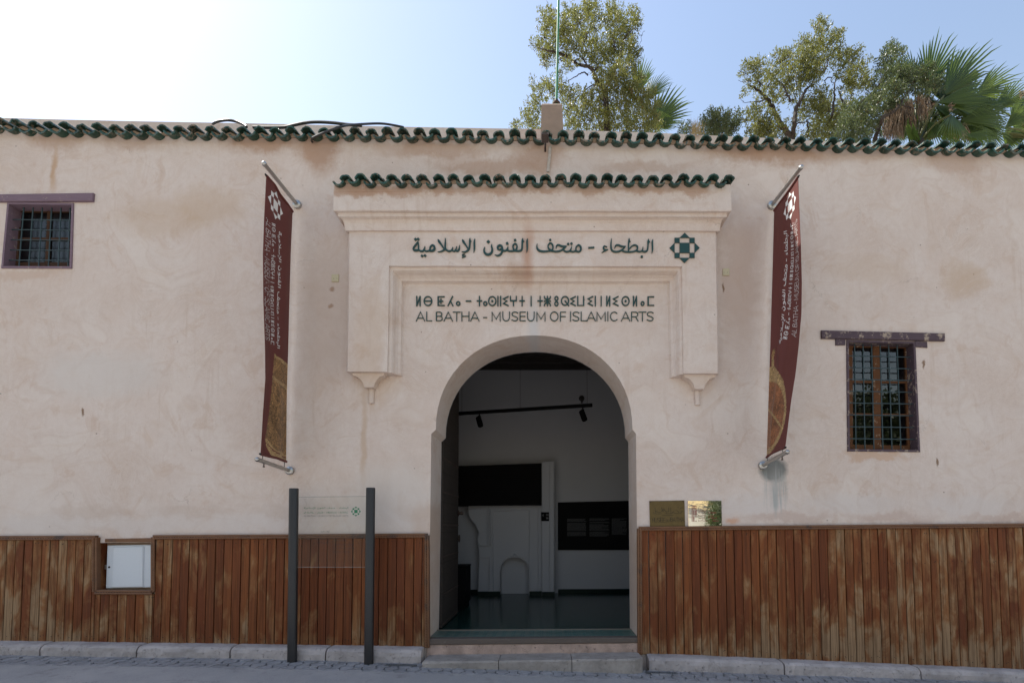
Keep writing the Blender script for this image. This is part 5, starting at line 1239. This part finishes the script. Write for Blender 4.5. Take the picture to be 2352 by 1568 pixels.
def cable(name, pts, depths, rad, lab):
    q = [P(*zc8(x, y), d) for (x, y), d in zip(pts, depths)]; q = [Vector(v) for v in spline([tuple(p) for p in q], 8)]
    m = MB(); m.tube(q, rad, 8, True); return tag(m.build(name, CABLE, smooth=True), lab, 'cable', 'cables on the roof edge')
cable('roof_cable', [(30, 152), (90, 125), (190, 112), (290, 128), (375, 165), (400, 185)], [.6, .5, .45, .45, .4, .35], .016, 'black cable looping in a short arch over the tiles above the left banner')
cable('roof_cable', [(470, 190), (600, 192), (700, 192), (820, 188), (930, 163), (1050, 140), (1180, 133), (1350, 142), (1500, 160), (1660, 172)], [.35]*10, .018, 'long black cable bowed over the roof tiles left of the pier')
cable('roof_cable', [(1117, 348), (1112, 330), (1135, 300), (1230, 256), (1330, 220), (1450, 178), (1550, 164), (1780, 150), (1900, 152), (2010, 168), (2120, 190)], [-.01, -.06, -.16, -.24, -.26, -.2, 0, .3, .4, .45, .5], .013, 'thin black cable rising from a hole in the plaster over the tiles')
fpz = P(1278, 238, .72); fpt = P(1283.5, -30, .72)
fpo = thing('flagpole', 'thin green peeling metal flagpole on the masonry block above the eave', 'pole', fpz)
m = MB(); m.tube([fpz-Vector((0, 0, .02)), fpz.lerp(fpt, .5), fpt, fpt+(fpt-fpz)*.7], [.018, .017, .016, .015], 12); m.build('shaft', GREENPOLE, fpo, smooth=True)
m = MB(); m.lathe([(.05, -.005), (.05, .008), (.03, .02), (.024, .05)], fpz, n=14); m.build('socket', RUST, fpo)
GR = simple('galvanised_grate', (.16, .17, .18), .5, .5, .2, 40)
for xa, xb, yv, lab in ((1484, 1556, 1551, 'narrow steel drain grate in the paving right of the doorstep'), (884, 956, 1527.5, 'narrow steel drain grate in the paving left of the doorstep')):
    a = P(xa, yv, -.3); b = P(xb, yv, -.3); za = (gz(a.x)+gz(b.x))/2+.004; root = thing('drain_grate', lab, 'drain grate', Vector(((a.x+b.x)/2, -.29, za)), 'drain grates')
    sl = (gz(b.x)-gz(a.x))/(b.x-a.x); f = lambda x: gz(x)+.003
    m = MB()
    for y0, y1 in ((-.315, -.308), (-.272, -.265)): m.add([(a.x, y0, f(a.x)), (b.x, y0, f(b.x)), (b.x, y1, f(b.x)), (a.x, y1, f(a.x)), (a.x, y0, f(a.x)+.006), (b.x, y0, f(b.x)+.006), (b.x, y1, f(b.x)+.006), (a.x, y1, f(a.x)+.006)], [(0, 1, 5, 4), (1, 2, 6, 5), (2, 3, 7, 6), (3, 0, 4, 7), (4, 5, 6, 7)])
    m.build('rim', GR, root); m = MB(); n = 14
    for k in range(n): x = lerp(a.x, b.x, (k+.5)/n); m.box(x-.005, x+.005, -.309, -.271, f(x), f(x)+.005)
    m.build('bars', GR, root); m = MB(); m.quad((a.x, -.308, f(a.x)-.001), (b.x, -.308, f(b.x)-.001), (b.x, -.272, f(b.x)-.001), (a.x, -.272, f(a.x)-.001)); m.build('opening', DARKHOLE, root)
# dry grass on the coping
gm = MB(); random.seed(8)
for k in range(60):
    p = P(1600+random.gauss(0, 7), 299, .7); a = random.uniform(-.5, .5); L = random.uniform(.06, .2)
    gm.add([p+Vector((-.004, 0, -.06)), p+Vector((.004, 0, -.06)), p+Vector((a*L, random.uniform(-.05, .05), L))], [(0, 1, 2)])
gm.recalc = False; tag(gm.build('dry_grass', simple('straw', (.34, .25, .12), .9, 0, .2, 10)), kind='stuff')

# ------------------------------------------------------------------ trees behind the museum
def leaf_cloud(m, blobs, Y, conv, dens, llen, lw, rnd, spread=.8, up=.5):
    for (bx, by, br_) in blobs:
        c = P(*conv(bx, by), Y+rnd.gauss(0, spread)); rad = br_/conv.k/FPX*(c.y-CAM.y)
        nt = int(dens*br_*br_/1000)+3
        for _ in range(nt):
            while True:
                d = Vector((rnd.uniform(-1, 1), rnd.uniform(-1, 1), rnd.uniform(-1, 1)))
                if d.length <= 1: break
            d = d*(.55+.45*d.length) if rnd.random() < .7 else d
            o = c+Vector((d.x*rad*1.06, d.y*rad, d.z*rad*1.06))
            ax = (d*.7+Vector((rnd.gauss(0, .5), rnd.gauss(0, .5), up+rnd.gauss(0, .45)))).normalized()
            shade = rnd.random()*.55
            for k in range(rnd.randint(8, 12)):
                th = rnd.uniform(0, 6.283); pr_ = ax.orthogonal(); pr_ = Matrix.Rotation(th, 3, ax) @ pr_
                ld_ = (ax*rnd.uniform(.15, 1.0)+pr_*rnd.uniform(.4, 1.0)).normalized(); L = llen*rnd.uniform(.65, 1.3); w_ = lw*rnd.uniform(.7, 1.2)
                b = o+ax*(k*llen*.22)+ld_*llen*.1; sd = ld_.cross(Vector((rnd.gauss(0, 1), rnd.gauss(0, 1), rnd.gauss(0, 1)))).normalized()*w_; nrm = ld_.cross(sd).normalized()*w_*.5
                m.add([b, b+ld_*L*.5+sd+nrm, b+ld_*L, b+ld_*L*.5-sd+nrm], [(0, 1, 2), (0, 2, 3)], min(1, shade+rnd.random()*.45))
def limbs(m, lines, Y, conv, rnd, wob=.12):
    for ln_ in lines:
        pts = [P(*conv(a, b), Y-.55+rnd.gauss(0, wob)) for a, b, w_ in ln_]; ws = [w_/conv.k/FPX*(Y-CAM.y)/2 for a, b, w_ in ln_]
        q = spline([(*p, w_) for p, w_ in zip(pts, ws)], 5); rr = [max(.004, v[3]) for v in q]
        m.tube([Vector(v[:3])+Vector((rnd.gauss(0, .010), rnd.gauss(0, .010), 0)) for v in q], rr, 7)
def twigs(m, blobs, Y, conv, rnd, n):
    for (bx, by, br_) in blobs:
        c = P(*conv(bx, by), Y); rad = br_/conv.k/FPX*(c.y-CAM.y)
        for _ in range(n):
            a = c+Vector((rnd.gauss(0, .2), rnd.gauss(0, .3), rnd.gauss(-.35, .2)))*rad; d = Vector((rnd.gauss(0, 1), rnd.gauss(0, .7), rnd.gauss(.4, .8))).normalized(); L = rad*rnd.uniform(.7, 1.45)
            mid = a+d*L*.5+Vector((rnd.gauss(0, .10), 0, rnd.gauss(0, .10)))*rad; m.tube([a, mid, a+d*L], [.010, .006, .003], 4, False)
def conv_of(ox, oy, k):
    f = lambda x, y: (ox+x/k, oy+y/k); f.k = k; return f
def tree(label, group, blobs, lines, trunks, Y, conv, dens, leaf, seed, llen=.062, lw=.0125, name='broadleaf_tree', cat='tree', spread=.7, tw=3):
    rnd = random.Random(seed); tx = P(*conv(*trunks[0][0][:2]), Y).x
    root = thing(name, label, cat, Vector((tx, Y, -.4)), group)
    m = MB(); m.recalc = False; leaf_cloud(m, blobs, Y, conv, dens, llen, lw, rnd, spread); m.build('crown', leaf, root)
    m = MB()
    limbs(m, lines, Y, conv, rnd)
    for t_ in trunks:
        pts = [P(*conv(a, b), Y) for a, b, w_ in t_]; ws = [w_/conv.k/FPX*(Y-CAM.y)/2 for a, b, w_ in t_]
        q = [(pts[0].x+.15, Y, -.45, ws[0]*1.9), (pts[0].x+.05, Y, 2.5, ws[0]*1.4)] + [(*p, w_) for p, w_ in zip(pts, ws)]
        m.tube([Vector(v[:3]) for v in q], [v[3] for v in q], 9)
    twigs(m, blobs, Y, conv, rnd, tw); m.build('trunk', BARK, root)
    return root
c5 = conv_of(1177, 0, 4.876); c6 = conv_of(1607.8, 46, 5.252); c7 = conv_of(1923.6, 46, 4.876)
BL = [(250,520,50),(330,550,60),(400,200,70),(350,180,40),(460,180,60),(380,270,70),(430,330,80),(350,430,70),(440,450,90),(400,530,80),(400,650,70),(370,700,40),(430,600,70),(610,150,60),(600,240,80),(560,330,90),(620,380,90),(560,480,90),(650,500,80),(700,430,80),(720,260,100),(700,160,60),(780,150,80),(840,80,70),(850,160,90),(830,25,35),(930,60,50),(900,130,60),(900,250,80),(850,330,90),(900,420,80),(780,480,90),(840,560,90),(780,620,80),(690,570,60),(930,480,50),(920,560,60),
 (1100,110,60),(1150,80,50),(1050,200,70),(1150,180,90),(1250,230,90),(1350,180,60),(1390,150,50),(1400,220,50),(1080,300,80),(1180,300,100),(1300,310,80),(1390,260,40),(1120,400,70),(1200,450,90),(1050,500,80),(1130,560,100),(1030,590,80),(1280,470,80),(1350,530,70),(1300,570,90),(1220,640,90),(1330,650,80),(1080,660,80),(950,650,80),(900,650,60),(1380,690,50),(600,680,60),(640,740,50),(540,800,60),(560,640,60),
 (950,760,60),(1050,800,90),(1150,780,90),(1270,760,80),(1200,880,110),(1300,860,90),(1100,920,90),(1000,900,70),(950,980,80),(1080,1000,90),(1250,980,120),(1380,950,80),(1400,1050,110),(1350,1150,130),(1500,1150,110),(1250,1150,110),(1550,1280,90),(1600,1200,60),(1480,1280,100),(1350,1290,110),(1560,1080,60),
 (400,930,50),(450,1010,90),(330,1020,80),(250,980,50),(560,1000,90),(650,1040,80),(700,1110,60),(620,1150,90),(300,1120,90),(230,1250,100),(180,1320,80),(220,1380,80),(640,1290,80),(650,1380,80),(720,1220,60),(850,1100,90),(950,1120,110),(1100,1130,110),(1060,1240,130),(900,1250,110),(820,1350,100),(980,1380,120),(1150,1340,120),(1280,1400,100),(1400,1420,90),(1100,1430,100),(820,1180,80),(780,1060,50),(1480,1440,50),(40,1400,50),(70,1440,50),
 (1560,1395,80),(1610,1440,70),(1540,1460,70),(1000,1520,150),(1250,1520,140),(700,1500,140),(300,1480,110)]
LL = [[(1040,1010,60),(980,950,50),(925,870,42),(912,800,38)],[(912,800,36),(830,742,34),(760,735,32),(690,695,30),(620,640,26),(530,600,24),(430,575,18),(290,540,8)],[(912,800,22),(950,762,16),(1000,740,8)],[(1100,900,30),(1150,770,30),(1190,670,27),(1225,560,24),(1245,450,22),(1290,380,14),(1360,330,6)],[(840,745,22),(805,690,18),(790,650,12)],[(800,480,20),(830,420,16),(835,360,8)],[(800,490,16),(760,440,10),(720,420,6)],
  [(845,840,16),(790,812,12),(700,862,10),(610,920,5)],[(1150,560,18),(1140,470,14),(1120,400,8)],[(690,700,14),(640,660,10),(600,590,6)],[(1000,960,26),(900,960,14),(780,1030,8)],[(690,690,12),(720,665,12),(750,660,6)],[(540,440,14),(520,400,8)],[(1400,1440,26),(1330,1380,18),(1230,1290,10)],[(1350,300,6),(1440,400,5),(1475,355,3)],[(1440,400,4),(1440,460,3),(1400,520,3)],[(1400,220,4),(1440,110,2)],[(1240,130,4),(1245,40,2)],[(250,520,5),(205,490,3)],[(560,640,8),(480,720,4),(360,740,2)]]
tree('tall olive green leafy tree behind the flagpole reaching the top of the frame', 'trees beyond the roof', BL, LL, [[(1060,1450,80),(1050,1200,70),(1040,1010,60)]], 6.2, c5, 4.3, LEAF, 41)
BR = [(560,600,70),(680,640,100),(660,560,50),(670,505,35),(760,760,90),(850,860,100),(900,640,80),(940,500,90),(1050,430,80),(1060,560,110),(1150,680,130),(1000,760,80),(1230,480,110),(1260,300,70),(1230,270,40),(1340,420,130),(1400,280,90),(1470,130,70),(1465,50,55),(1390,70,25),(1530,260,90),(1650,200,60),(1680,160,40),(1620,330,80),(1500,480,120),(1420,600,110),(1300,620,110),(1350,720,100),
 (1700,450,90),(1800,480,90),(1850,440,60),(1760,600,100),(1900,680,110),(1980,720,90),(1750,760,90),(1850,850,100),(2000,820,90),(2010,520,40),(1150,880,100),(1000,900,80),(760,950,70),(850,1030,55),
 (600,1180,80),(750,1210,110),(850,1300,130),(700,1340,110),(950,1330,80),(1250,1040,90),(1330,1120,110),(1200,1180,70),(1430,960,100),(1500,900,70),(1450,1060,90),(1550,1050,110),(1480,1180,100),(1400,1310,100),(1500,1330,100),(1600,1280,120),(1750,1060,110),(1650,1180,120),(540,880,40),(650,1080,50),(640,780,60),(800,1420,120),(1350,1430,120),(1600,1420,130),(620,1420,90),(1120,1400,60)]
LR = [[(1090,1400,70),(1010,1310,64),(930,1180,54),(880,1060,46),(800,950,36),(740,880,30),(660,820,22),(590,800,12)],[(1120,1400,56),(1145,1240,50),(1155,1080,44),(1210,990,38),(1260,880,32),(1300,820,26),(1370,780,14)],[(1540,1260,30),(1590,1150,28),(1610,1000,24),(1620,850,18),(1640,720,12),(1760,660,6)],[(1090,975,26),(1050,890,20),(1000,790,16),(920,730,10)],[(1090,975,16),(1130,960,10),(1160,960,8)],[(800,950,18),(700,990,12),(520,990,4)],[(820,800,16),(880,720,14),(900,660,8)],[(720,860,16),(720,780,12),(690,720,8)],
  [(1790,1090,24),(1720,970,20),(1670,860,14)],[(1920,1000,20),(2000,940,18),(2100,860,14)],[(1500,640,16),(1530,540,14),(1540,480,8)],[(1300,1400,26),(1300,1280,22),(1290,1200,12)],[(1150,1260,18),(1210,1235,14),(1260,1240,8)],[(1500,730,14),(1560,700,12),(1610,780,8)],[(520,990,4),(470,920,2)],[(590,740,8),(520,750,5),(460,720,3)],[(1250,250,4),(1255,140,2)],[(1850,440,6),(1900,400,4),(1940,320,2)],[(1900,500,6),(1960,450,4),(1975,400,2)],[(1160,780,14),(1150,720,10),(1170,640,6)],[(1350,520,10),(1380,450,6)],[(480,1150,10),(530,1220,8),(600,1140,5)],[(760,630,4),(790,560,2)],[(860,620,4),(870,520,2)]]
tree('wide sparse olive green tree with dark forked limbs right of the roof pier', 'trees beyond the roof', BR, LR, [[(1105,1480,90),(1105,1410,80)]], 6.0, c6, 4.7, LEAF, 42)
BD = [(620,300,45),(690,380,40),(640,360,50),(600,400,80),(520,400,40),(500,560,70),(560,620,90),(650,560,100),(700,640,100),(800,650,100),(900,640,90),(1000,600,80),(1060,660,90),(1100,740,80),(1000,780,80),(600,800,100),(500,850,100),(430,920,90),(600,920,70),(350,960,90),(250,1020,100),(150,1080,110),(300,1120,110),(100,1200,110),(250,1250,110),(400,1200,80),(380,1100,100),(200,1380,130),(60,1330,100),(440,760,50),(700,720,80),(760,760,80),(650,980,60),(850,740,80),(940,740,70),(560,1000,70),(540,1100,60),(480,1290,60),(720,850,50)]
LD = [[(480,1150,40),(520,1080,36),(570,1060,30),(680,990,28),(740,880,24),(800,800,18)],[(240,940,24),(330,870,22),(420,800,18),(470,720,12),(490,600,8)],[(150,1310,26),(180,1230,20),(230,1120,10)],[(680,950,24),(780,970,14),(880,1010,8)],[(470,500,8),(430,480,4)]]
tree('dense grey green tree leaning right in front of the large fan palm', 'trees beyond the roof', BD, LD, [[(420,1330,50),(480,1150,42)]], 5.2, c7, 7.0, LEAF2, 43, .056, .0115)
BG = [(130,1200,90),(180,1130,40),(250,1230,100),(100,1300,80),(250,1330,110),(380,1330,90),(440,1180,50),(410,1240,70),(330,1190,50),(60,1390,70),(200,1420,110)]
tree('small rounded grey green tree top between the two tall trees', 'trees beyond the roof', BG, [[(280,1400,20),(250,1300,12),(200,1200,6)]], [[(260,1460,30),(270,1400,24)]], 5.6, c6, 7.0, LEAF2, 44, .056, .0115)
BS = [(1930,1470,45),(1990,1430,40),(1900,1430,30),(2000,1480,40),(1870,1480,30)]
tree('tiny green shrub top peeking over the eave beside the first fan palm', 'trees beyond the roof', BS, [], [[(1950,1520,16),(1950,1480,10)]], 5.0, c5, 7.0, LEAF2, 45, .05, .010, 'shrub', 'shrub')

# ------------------------------------------------------------------ fan palms
def frond(m, base, tip, span, rnd, nseg=30, droop=.25, facing=None):
    ax = tip-base; L = ax.length; ax.normalize(); fv = facing or Vector((rnd.gauss(0, .25), -1, rnd.gauss(.1, .25)))
    side_ = ax.cross(fv).normalized(); nrm = side_.cross(ax).normalized()
    for i in range(nseg):
        u = (i+.5)/nseg*2-1; a = u*span; l = L*(1-.30*abs(u)**1.6)*rnd.uniform(.86, 1.07)
        d = (ax*math.cos(a)+side_*math.sin(a)+nrm*.10*math.cos(i*math.pi)).normalized(); wd_ = L*math.sin(span/nseg)*.80
        sd = d.cross(nrm).normalized(); vs = []
        for k, (t, wf, dr) in enumerate(((.03, .12, 0), (.30, .80, 0), (.60, 1.0, .02), (.82, .62, .25), (1.0, .06, .9))):
            c = base+d*(l*t)+Vector((0, 0, -1))*(droop*L*dr*rnd.uniform(.12, .45)); w_ = wd_*wf
            vs += [c-sd*w_, c+nrm*(w_*.55), c+sd*w_]
        fs = []
        for k in range(4):
            for s_ in (0, 1): fs.append((k*3+s_, k*3+s_+1, k*3+s_+4, k*3+s_+3))
        cv = rnd.random()*.85
        m.add(vs, fs, cv)
def palm(label, crown, fronds, dead, spears, Y, conv, seed):
    rnd = random.Random(seed); cp_ = P(*conv(*crown), Y); root = thing('fan_palm', label, 'palm tree', Vector((cp_.x, Y, -.4)), 'fan palms')
    m = MB(); m.recalc = False; pm = MB()
    for bx, by, tx, ty, sp, dz in fronds:
        b = P(*conv(bx, by), Y+dz); t = P(*conv(tx, ty), Y+dz*1.6); b = b+(b-t)*.22; frond(m, b, t+(t-b)*.03, R(sp*1.15), rnd, 26)
        mid = cp_.lerp(b, .55)+Vector((0, 0, .12)); q = spline([tuple(cp_), tuple(mid), tuple(b)], 5); pm.tube([Vector(v) for v in q], [.020]*(len(q)-1)+[.008], 6)
    for bx, by, tx, ty in spears:
        b = P(*conv(bx, by), Y+rnd.gauss(0, .2)); t = P(*conv(tx, ty), Y+rnd.gauss(0, .3))
        for k in range(5):
            d = (t-b)*rnd.uniform(.7, 1.1); o = b+Vector((rnd.gauss(0, .04), rnd.gauss(0, .05), 0)); s_ = Vector((.018, 0, .004)); m.add([o-s_, o+d*.5-s_+Vector((rnd.gauss(0, .05), 0, 0)), o+d+Vector((rnd.gauss(0, .08), 0, 0)), o+d*.5+s_, o+s_], [(0, 1, 2, 3, 4)], rnd.random()*.7)
    m.build('fronds', PALM, root); pm.build('stalks', simple('palm_stalk', (.10, .11, .03), .6, 0, .3, 8), root, smooth=True)
    if dead:
        dm = MB(); dm.recalc = False
        for bx, by, tx, ty, wd_, n in dead:
            for k in range(int(n*1.4)):
                b = P(*conv(bx+rnd.uniform(-wd_, wd_), by+rnd.uniform(-20, 40)), Y-.2+rnd.gauss(0, .15)); t = P(*conv(tx+rnd.uniform(-wd_, wd_), ty+rnd.uniform(-90, 30)), Y-.2+rnd.gauss(0, .15)); s_ = Vector((rnd.uniform(.003, .008), rnd.gauss(0, .01), 0)); md = b.lerp(t, .5)+Vector((rnd.gauss(0, .04), rnd.gauss(0, .04), 0))
                dm.add([b-s_, b+s_, md+s_, t, md-s_], [(0, 1, 2, 4), (4, 2, 3)], rnd.random())
        dm.build('dead_fronds', THATCH, root)
    m = MB(); prof = [(.21, -.45), (.19, 1), (.17, 3), (.16, cp_.z*.8), (.20, cp_.z-.15), (.12, cp_.z+.1)]; m.lathe(prof, Vector((cp_.x, Y, 0)), n=12); m.build('trunk', BARK, root, smooth=True)
    return root
palm('smaller fan palm half hidden behind the tall tree', (1500, 1560),
     [(1420,960,1480,650,26,0),(1540,1060,1745,830,26,.2),(1640,1330,1930,1040,34,.1),(1690,1420,1840,1330,30,0),(1400,1000,1385,770,20,.5),(1600,1250,1880,1210,24,.4),(1560,1380,1760,1420,30,.2)], [], [], 8.6, c5, 51)
palm('big fan palm with wide shiny fronds at the right edge', (890, 1400),
     [(1040,640,1190,165,24,.2),(1280,740,1660,270,25,0),(1640,790,1985,590,24,.2),(1240,910,1830,830,22,-.3),(1480,1110,1960,1030,24,-.2),(1290,1120,1330,1400,28,-.5),(1480,1300,1880,1330,20,-.3),(860,600,830,400,34,.5),(740,600,730,440,26,.8),(1080,760,1230,600,26,.3),(1300,1000,1720,960,26,.4),(1100,1100,1250,1330,26,.2),(960,1200,1150,1080,24,.4),(1560,1180,1800,1250,26,.3),(1350,760,1500,560,26,.5),(740,1200,620,1300,30,.6),(1180,1220,1500,1380,30,.2),(1000,900,1150,980,34,.6),(1150,1000,1420,1150,30,.1),(1050,1180,1180,1390,30,-.1),(1380,1000,1700,1130,28,.2),(900,1000,1010,1250,34,.5),(1200,860,1480,760,28,.6),(800,1150,720,1380,34,.6),(1420,1220,1660,1400,28,0),(1600,950,1900,830,24,.4),(1650,1150,1930,1220,26,.3),(980,720,1060,520,28,.7),(1320,900,1560,820,30,.8),(1480,900,1700,760,28,.9),(1550,1050,1830,960,28,.7),(1420,1150,1640,1260,30,.6),(1250,1180,1450,1340,32,.5),(1650,1020,1880,1120,28,.6),(1700,1230,1900,1360,26,.5),(1120,820,1300,720,32,.9),(1050,1050,1200,1150,34,.8),(1550,1280,1720,1400,30,.4),(780,1130,560,1290,34,.7),(800,1050,610,1060,34,.8),(820,1200,600,1400,34,.5),(760,1000,640,860,36,.9),(900,1150,800,960,34,.8),(1000,1250,1020,1060,34,.7)],
     [(600,1010,580,1370,80,150),(700,960,690,1350,60,110),(800,900,790,1180,50,60),(980,860,960,1130,60,60),(930,820,900,1010,30,36),(1060,930,1010,1010,30,20),(1290,940,1260,1010,40,24),(1400,1200,1440,1370,50,30),(830,1080,850,1250,40,30)], [(860,1390,730,1090),(870,1390,950,1120),(880,1390,1080,1200),(880,1390,830,1180),(900,1390,1010,1150)], 5.4, c7, 52)
palm('second fan palm cut off by the right edge of the frame', (2330, 1420),
     [(1850,940,2130,690,26,0),(1930,1160,2160,960,28,-.2),(1960,1280,2140,1230,28,.2),(2000,1100,2200,880,26,.4),(1880,1290,2060,1390,28,.2),(2100,1300,1950,1390,28,.3),(2200,1100,2100,1180,30,.5),(1980,1060,2150,1000,30,.4),(1920,1250,2080,1310,30,.5),(2010,1190,2180,1130,30,.6),(1900,1340,2060,1420,30,.3),(2020,980,2160,900,28,.5)], [(2090,800,2040,880,40,20)], [], 6.4, c7, 53)

# ------------------------------------------------------------------ the other side of the street (seen only as light and reflections)
sheet('opposite_pavement', simple('pale_paving', (.45, .42, .39), .9, 0, .15, 3, .3), [-40, -14]+[-13+1.0*i for i in range(26)]+[40], [-34, -20, -8.6], .012)
gw = thing('bounce_wall', 'unseen low cream wall with coping added across the street to bounce sunlight', 'wall', (0, -13.2, -.3))  # out of view, added to throw warm sunlight back onto the facade
m = MB(); m.box(-26, 24, -13.5, -13.1, -.6, 2.3); m.build('wall_body', simple('cream_render', (.80, .76, .68), .92, 0, .08, 2, .3), gw)
m = MB(); m.box(-26.05, 24.05, -13.58, -13.02, 2.3, 2.38); m.build('coping', STEP, gw)

def street_tree(x, y, h, r, seed, label, low=.25):
    rnd = random.Random(seed); root = thing('street_tree', label, 'tree', Vector((x, y, gz(x))), 'trees across the street')
    m = MB(); m.recalc = False
    for _ in range(int((2600 if low < .1 else 900)*r)):
        a = rnd.uniform(0, 6.28); t = rnd.random(); rr = r*math.sqrt(rnd.random())*(1-.55*abs(t-.4)**1.2*1.4); z = gz(x)+h*(low+(1-low)*t)
        c = Vector((x+rr*math.cos(a), y+rr*math.sin(a), z))
        for k in range(9):
            o = c+Vector((rnd.gauss(0, .16), rnd.gauss(0, .16), rnd.gauss(0, .16))); d = Vector((rnd.gauss(0, 1), rnd.gauss(0, 1), rnd.gauss(.3, 1))).normalized(); s_ = d.orthogonal().normalized()*.05
            m.add([o, o+d*.08+s_, o+d*.19, o+d*.08-s_], [(0, 1, 2), (0, 2, 3)], rnd.random()*.8)
    m.build('crown', LEAF2, root); m = MB(); m.tube([(x, y, gz(x)-.2), (x+.1, y, gz(x)+h*.35), (x, y+.1, gz(x)+h*.85)], [.16, .12, .03], 9)
    for k in range(9):
        a = rnd.uniform(0, 6.28); z = gz(x)+h*rnd.uniform(.3, .75); m.tube([(x, y, z), (x+math.cos(a)*r*.4, y+math.sin(a)*r*.4, z+h*.10), (x+math.cos(a)*r*.8, y+math.sin(a)*r*.8, z+h*.2)], [.06, .035, .01], 6)
    m.build('trunk', BARK, root, smooth=True)
street_tree(13.0, -14.6, 7.3, 2.3, 61, 'tall leafy tree across the street mirrored in the right window')
street_tree(7.26, -12.4, 4.6, 1.35, 62, 'low bushy tree across the street mirrored in the polished plaque', .02)
street_tree(-19.5, -15.0, 9.0, 2.6, 63, 'large leafy tree across the street facing the left window')
street_tree(-11.5, -15.0, 7.0, 2.2, 64, 'medium leafy tree across the street facing the glass information sign')
